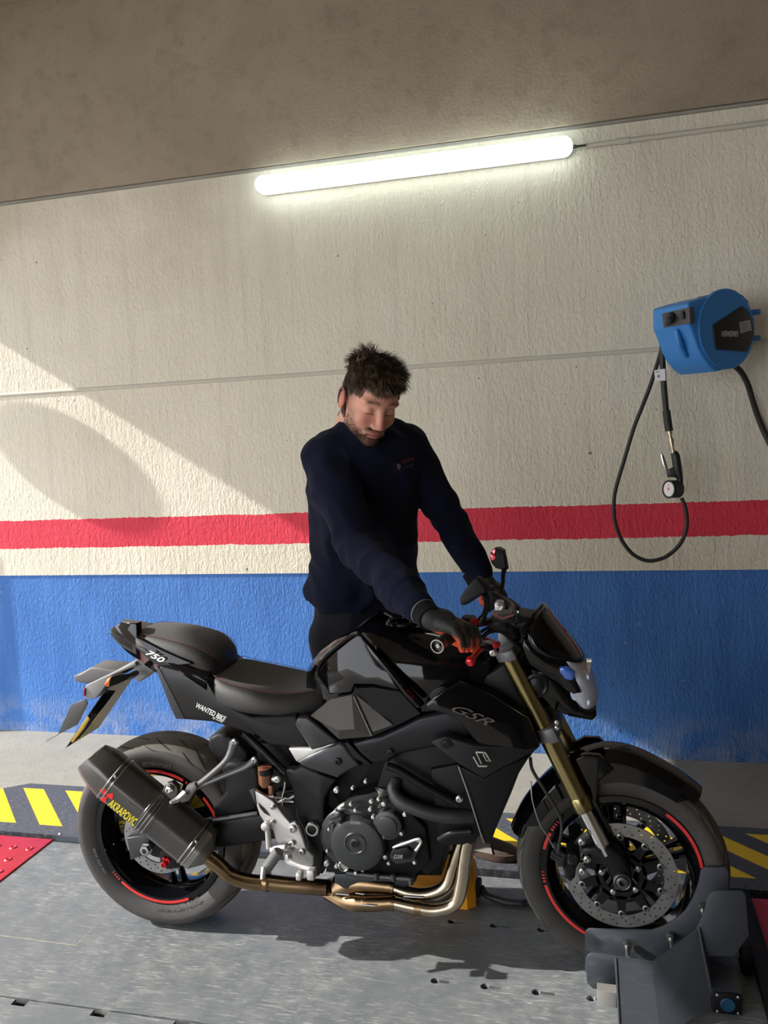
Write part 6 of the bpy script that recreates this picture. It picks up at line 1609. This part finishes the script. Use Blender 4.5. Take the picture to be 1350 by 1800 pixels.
# ---- gloves
DK = Vector((.028, .027, .028)); OR = Vector((.72, .085, .030))
def glove(wrist, palm, knuckles, mids, tips, thumb, back, fr=.0105, name='glove', cuffdir=None):
    b = nb(); k0, k3 = knuckles[0], knuckles[-1]
    cen = sum(knuckles, Vector()) / 4
    capsule(b, wrist, palm, .031, .034)
    for k in knuckles: capsule(b, palm, k, .024, .0145); capsule(b, wrist, k, .024, .0140)
    for k, m_, t in zip(knuckles, mids, tips):
        capsule(b, k, m_, fr*1.12, fr); capsule(b, m_, t, fr, fr*.88)
    for a, c_ in zip(thumb[:-1], thumb[1:]): capsule(b, a, c_, fr*1.25, fr*1.1)
    bk = Vector(back).normalized(); hd = (cen - wrist).normalized()
    LK = (cen - wrist).length; fd_ = [(k, m_, t) for k, m_, t in zip(knuckles, mids, tips)]
    def colr(p, n):
        s_ = (p - palm).dot(bk); along = (p - wrist).dot(hd)
        o_ = 0.0
        best = min(((p - m_).length, (p - t).length, i) for i, (k, m_, t) in enumerate(fd_))
        k, m_, t = fd_[best[2]]
        ft = (p - m_).dot((t - m_).normalized()) / max((t - m_).length, 1e-4)
        sdv = Vector((-.75, -.25, -.55)).normalized(); o_ = sst(ft, -.5, .0) * sst(n.dot(sdv), .15, .5); o_ = max(o_, sst(ft, .55, .85))
        o_ = max(o_, sst(-s_, .006, .013) * (along > .02) * (1 - sst(along, LK*.80, LK*1.0)))
        for q_ in thumb[1:]:
            if (p - q_).length < .02: o_ = max(o_, .9)
        w_ = noise.noise(p * 220) * .15
        return DK.lerp(OR, min(1, max(0, o_))) * (1 + w_)
    g_ = remesh(name, b, K_['glovem'], .0032, PERSON, 3, lambda p, n: .0009*noise.noise(p*70), colr)
    wdir = (cuffdir if cuffdir else (wrist - palm)).normalized()
    b = nb(); tube(b, [wrist - wdir*.012, wrist + wdir*.010, wrist + wdir*.030], [.0345, .0350, .0365], 28, n=4)
    cf = obj('glove_cuff', b, mat('dark_glove_cuff', (.012, .012, .013), .9, spec=.1, bump=.7, bscale=300), g_, 60)
    b = nb(); lathe(b, wrist + wdir*.027, wdir, [(0, .0368), (.003, .0372), (.004, .0360), (0, .0355)], 32, closed=True); obj('cuff_hem', b, mat('grey_hem', (.16, .17, .18), .7), g_, 60)
    return g_
def N(x, y, Y): return P('N', x, y, Y)
cuffR = (ER - WR).normalized()
glove(N(330, 520, -.33), N(490, 570, -.315),
      [N(590, 655, -.352), N(665, 640, -.328), N(745, 645, -.302), N(815, 655, -.276)],
      [N(662, 760, -.362), N(735, 750, -.338), N(800, 745, -.310), N(868, 745, -.284)],
      [N(690, 872, -.350), N(742, 870, -.326), N(800, 868, -.300), N(846, 845, -.275)],
      [N(470, 620, -.29), N(520, 690, -.275), N(600, 770, -.262), N(660, 810, -.255)], Vector((-.12, -.42, .9)), cuffdir=cuffR)
cuffL = (EL - WL).normalized()
glove(N(840, 110, .345), N(950, 165, .335),
      [N(1085, 200, .395), N(1095, 200, .370), N(1090, 205, .345), N(1075, 215, .320)],
      [N(1150, 290, .395), N(1150, 290, .370), N(1145, 295, .345), N(1130, 300, .320)],
      [N(1140, 350, .390), N(1140, 355, .365), N(1130, 350, .340), N(1110, 345, .318)],
      [N(940, 220, .31), N(930, 280, .30), N(905, 335, .29), N(930, 380, .285)], Vector((.1, -.35, .9)), cuffdir=cuffL)

# ---- hair
random.seed(11)
hb_ = nb()
def strand(bm, pts, r):
    n = len(pts); secs = []
    t0 = (pts[1] - pts[0]).normalized(); _, u, w = frame(t0)
    for i, p in enumerate(pts):
        rr = r * (1 - (i/(n-1))**1.6 * .92)
        secs.append([p + (u*math.cos(a) + w*math.sin(a)*.6)*rr for a in (0, 2.09, 4.19)])
    loft(bm, secs, True, False)
cnt = 0
for i in range(22000):
    z0 = random.uniform(-.6, 1); a0 = random.uniform(0, 2*PI); s_ = math.sqrt(max(0, 1 - z0*z0))
    d = np.array([s_*math.cos(a0), s_*math.sin(a0), z0])
    lo_, hi_ = 0., .24
    ti = min(NV-1, int(math.acos(max(-1, min(1, d[2])))/PI*(NV-1) + .5)); pj = int((a0 % (2*PI))/(2*PI)*NU) % NU
    q = HP[ti, pj]; x, y, z = q; ay = abs(y)
    if x > .055: ok = z > .074 - .30*(ay - .03)*(ay > .03)
    elif x > .02: ok = z > .040
    elif x > -.012: ok = z > .024
    else: ok = z > -.055
    if not ok or (ay > .068 and z < .028 and x > -.03): continue
    top = sst(z, .060, .095); frontish = sst(x, .02, .08)
    L = .014 + .036*top + .016*frontish*top + random.uniform(0, .014)*top
    if z < .060: L = .014 + .006*random.random()
    nrm = Vector((q[0] + .01, q[1], (q[2] - .03)*1.1)).normalized()
    flow = Vector((.55 + .6*frontish, math.copysign(.25, y) + .5*math.sin(q[0]*60 + 3), -.15)) if top > .2 else Vector((-.1, 0, -1))
    sw1 = Vector((noise.noise(Vector(q)*34), noise.noise(Vector(q)*34 + Vector((9, 0, 0))), noise.noise(Vector(q)*34 + Vector((0, 9, 0)))))
    dir_ = (nrm * (.75*top + .25) + flow * (.75 if top > .2 else .9) + sw1 * (1.5*top + .2)).normalized()
    pts = []; p = Vector(q); dd = dir_
    nseg = 6 if top > .3 else 4
    cq = Vector(q)*22; curl = Vector((noise.noise(cq + Vector((3, 0, 0))), noise.noise(cq + Vector((0, 5, 0))), noise.noise(cq) - .25))*1.1 + Vector([random.uniform(-.2, .2) for _ in range(3)])
    for k in range(nseg + 1):
        pts.append(h2w(p)); p = p + dd*(L/nseg); dd = (dd + curl*.55 + flow*.10 + Vector((0, 0, -.14))*top).normalized()
    strand(hb_, pts, .0019 if top > .3 else .0013); cnt += 1
    if cnt > 8500: break
def hairmat():
    mt, nt, b = _nodes('dark_brown_hair'); tc = nt.nodes.new('ShaderNodeTexCoord')
    n = NOI(nt, tc.outputs['Object'], 55, 4)
    nt.links.new(MIXC(nt, RNG(nt, n, .45, .72), (.030, .019, .012), (.20, .125, .07)), b.inputs['Base Color'])
    b.inputs['Roughness'].default_value = .55; b.inputs['Specular IOR Level'].default_value = .25; return mt
hair = obj('hair', hb_, hairmat(), PERSON, 60)
# mass of hair under the strands
hm_ = nb(); rws = []; hon = set()
for i in range(0, NV, 3):
    r_ = []
    for j in range(0, NU, 4):
        q = HP[i, j]; x, y, z = q
        t = sst(z, .052, .088)
        lim = .062 if x > .05 else .040 if x > .02 else .024 if x > -.012 else -.05
        k_ = sst(z, lim - .004, lim + .022)
        off = k_*(.003 + .015*t) + .010*t*noise.noise(Vector(q)*30) if k_ > 0 else -.004
        if k_ <= 0: off = -.006
        nr = Vector((q[0], q[1], q[2] - .02)).normalized(); hv_ = hm_.verts.new(h2w(Vector(q) + nr*off)); r_.append(hv_)
        if k_ > 0: hon.add(hv_)
    rws.append(r_)
for i in range(len(rws) - 1):
    if HP[min((i+1)*3, NV-1), :, 2].max() < -.07: break
    for j in range(len(rws[0])):
        k_ = (j+1) % len(rws[0]); qd = (rws[i][j], rws[i][k_], rws[i+1][k_], rws[i+1][j])
        if any(v in hon for v in qd): hm_.faces.new(qd)
for v in [v for v in hm_.verts if not v.link_faces]: hm_.verts.remove(v)
obj('hair_base', hm_, mat('brown_hair_mass', (.026, .017, .011), .95, spec=.05, bump=.8, bscale=300), hair, 60)
# short beard strands
bb = nb(); random.seed(5); cnt = 0
for i in range(12000):
    ti = random.randrange(int(NV*.45), int(NV*.93)); pj = random.randrange(NU); q = HP[ti, pj]; x, y, z = q; ay = abs(y)
    if x < -.0 or z > -.045 or z < -.125: continue
    if abs(z + .071) < .0085 and x > .078 and ay < .026: continue
    dens = sst(-z, .050, .085) if x > .05 else .35*sst(-z, .03, .06)
    if abs(z + .054) < .006 and ay < .033: dens = .9
    if random.random() > dens: continue
    nr = Vector((q[0] - .01, q[1], q[2] + .05)).normalized(); d = (nr*.7 + Vector((.1, 0, -.8)) + Vector([random.uniform(-.3, .3) for _ in range(3)])).normalized()
    L = random.uniform(.004, .008); strand(bb, [h2w(Vector(q)), h2w(Vector(q) + d*L*.5), h2w(Vector(q) + d*L)], .0006); cnt += 1
    if cnt > 2600: break
obj('beard', bb, mat('beard_hair', (.060, .034, .022), .6), PERSON, 60)
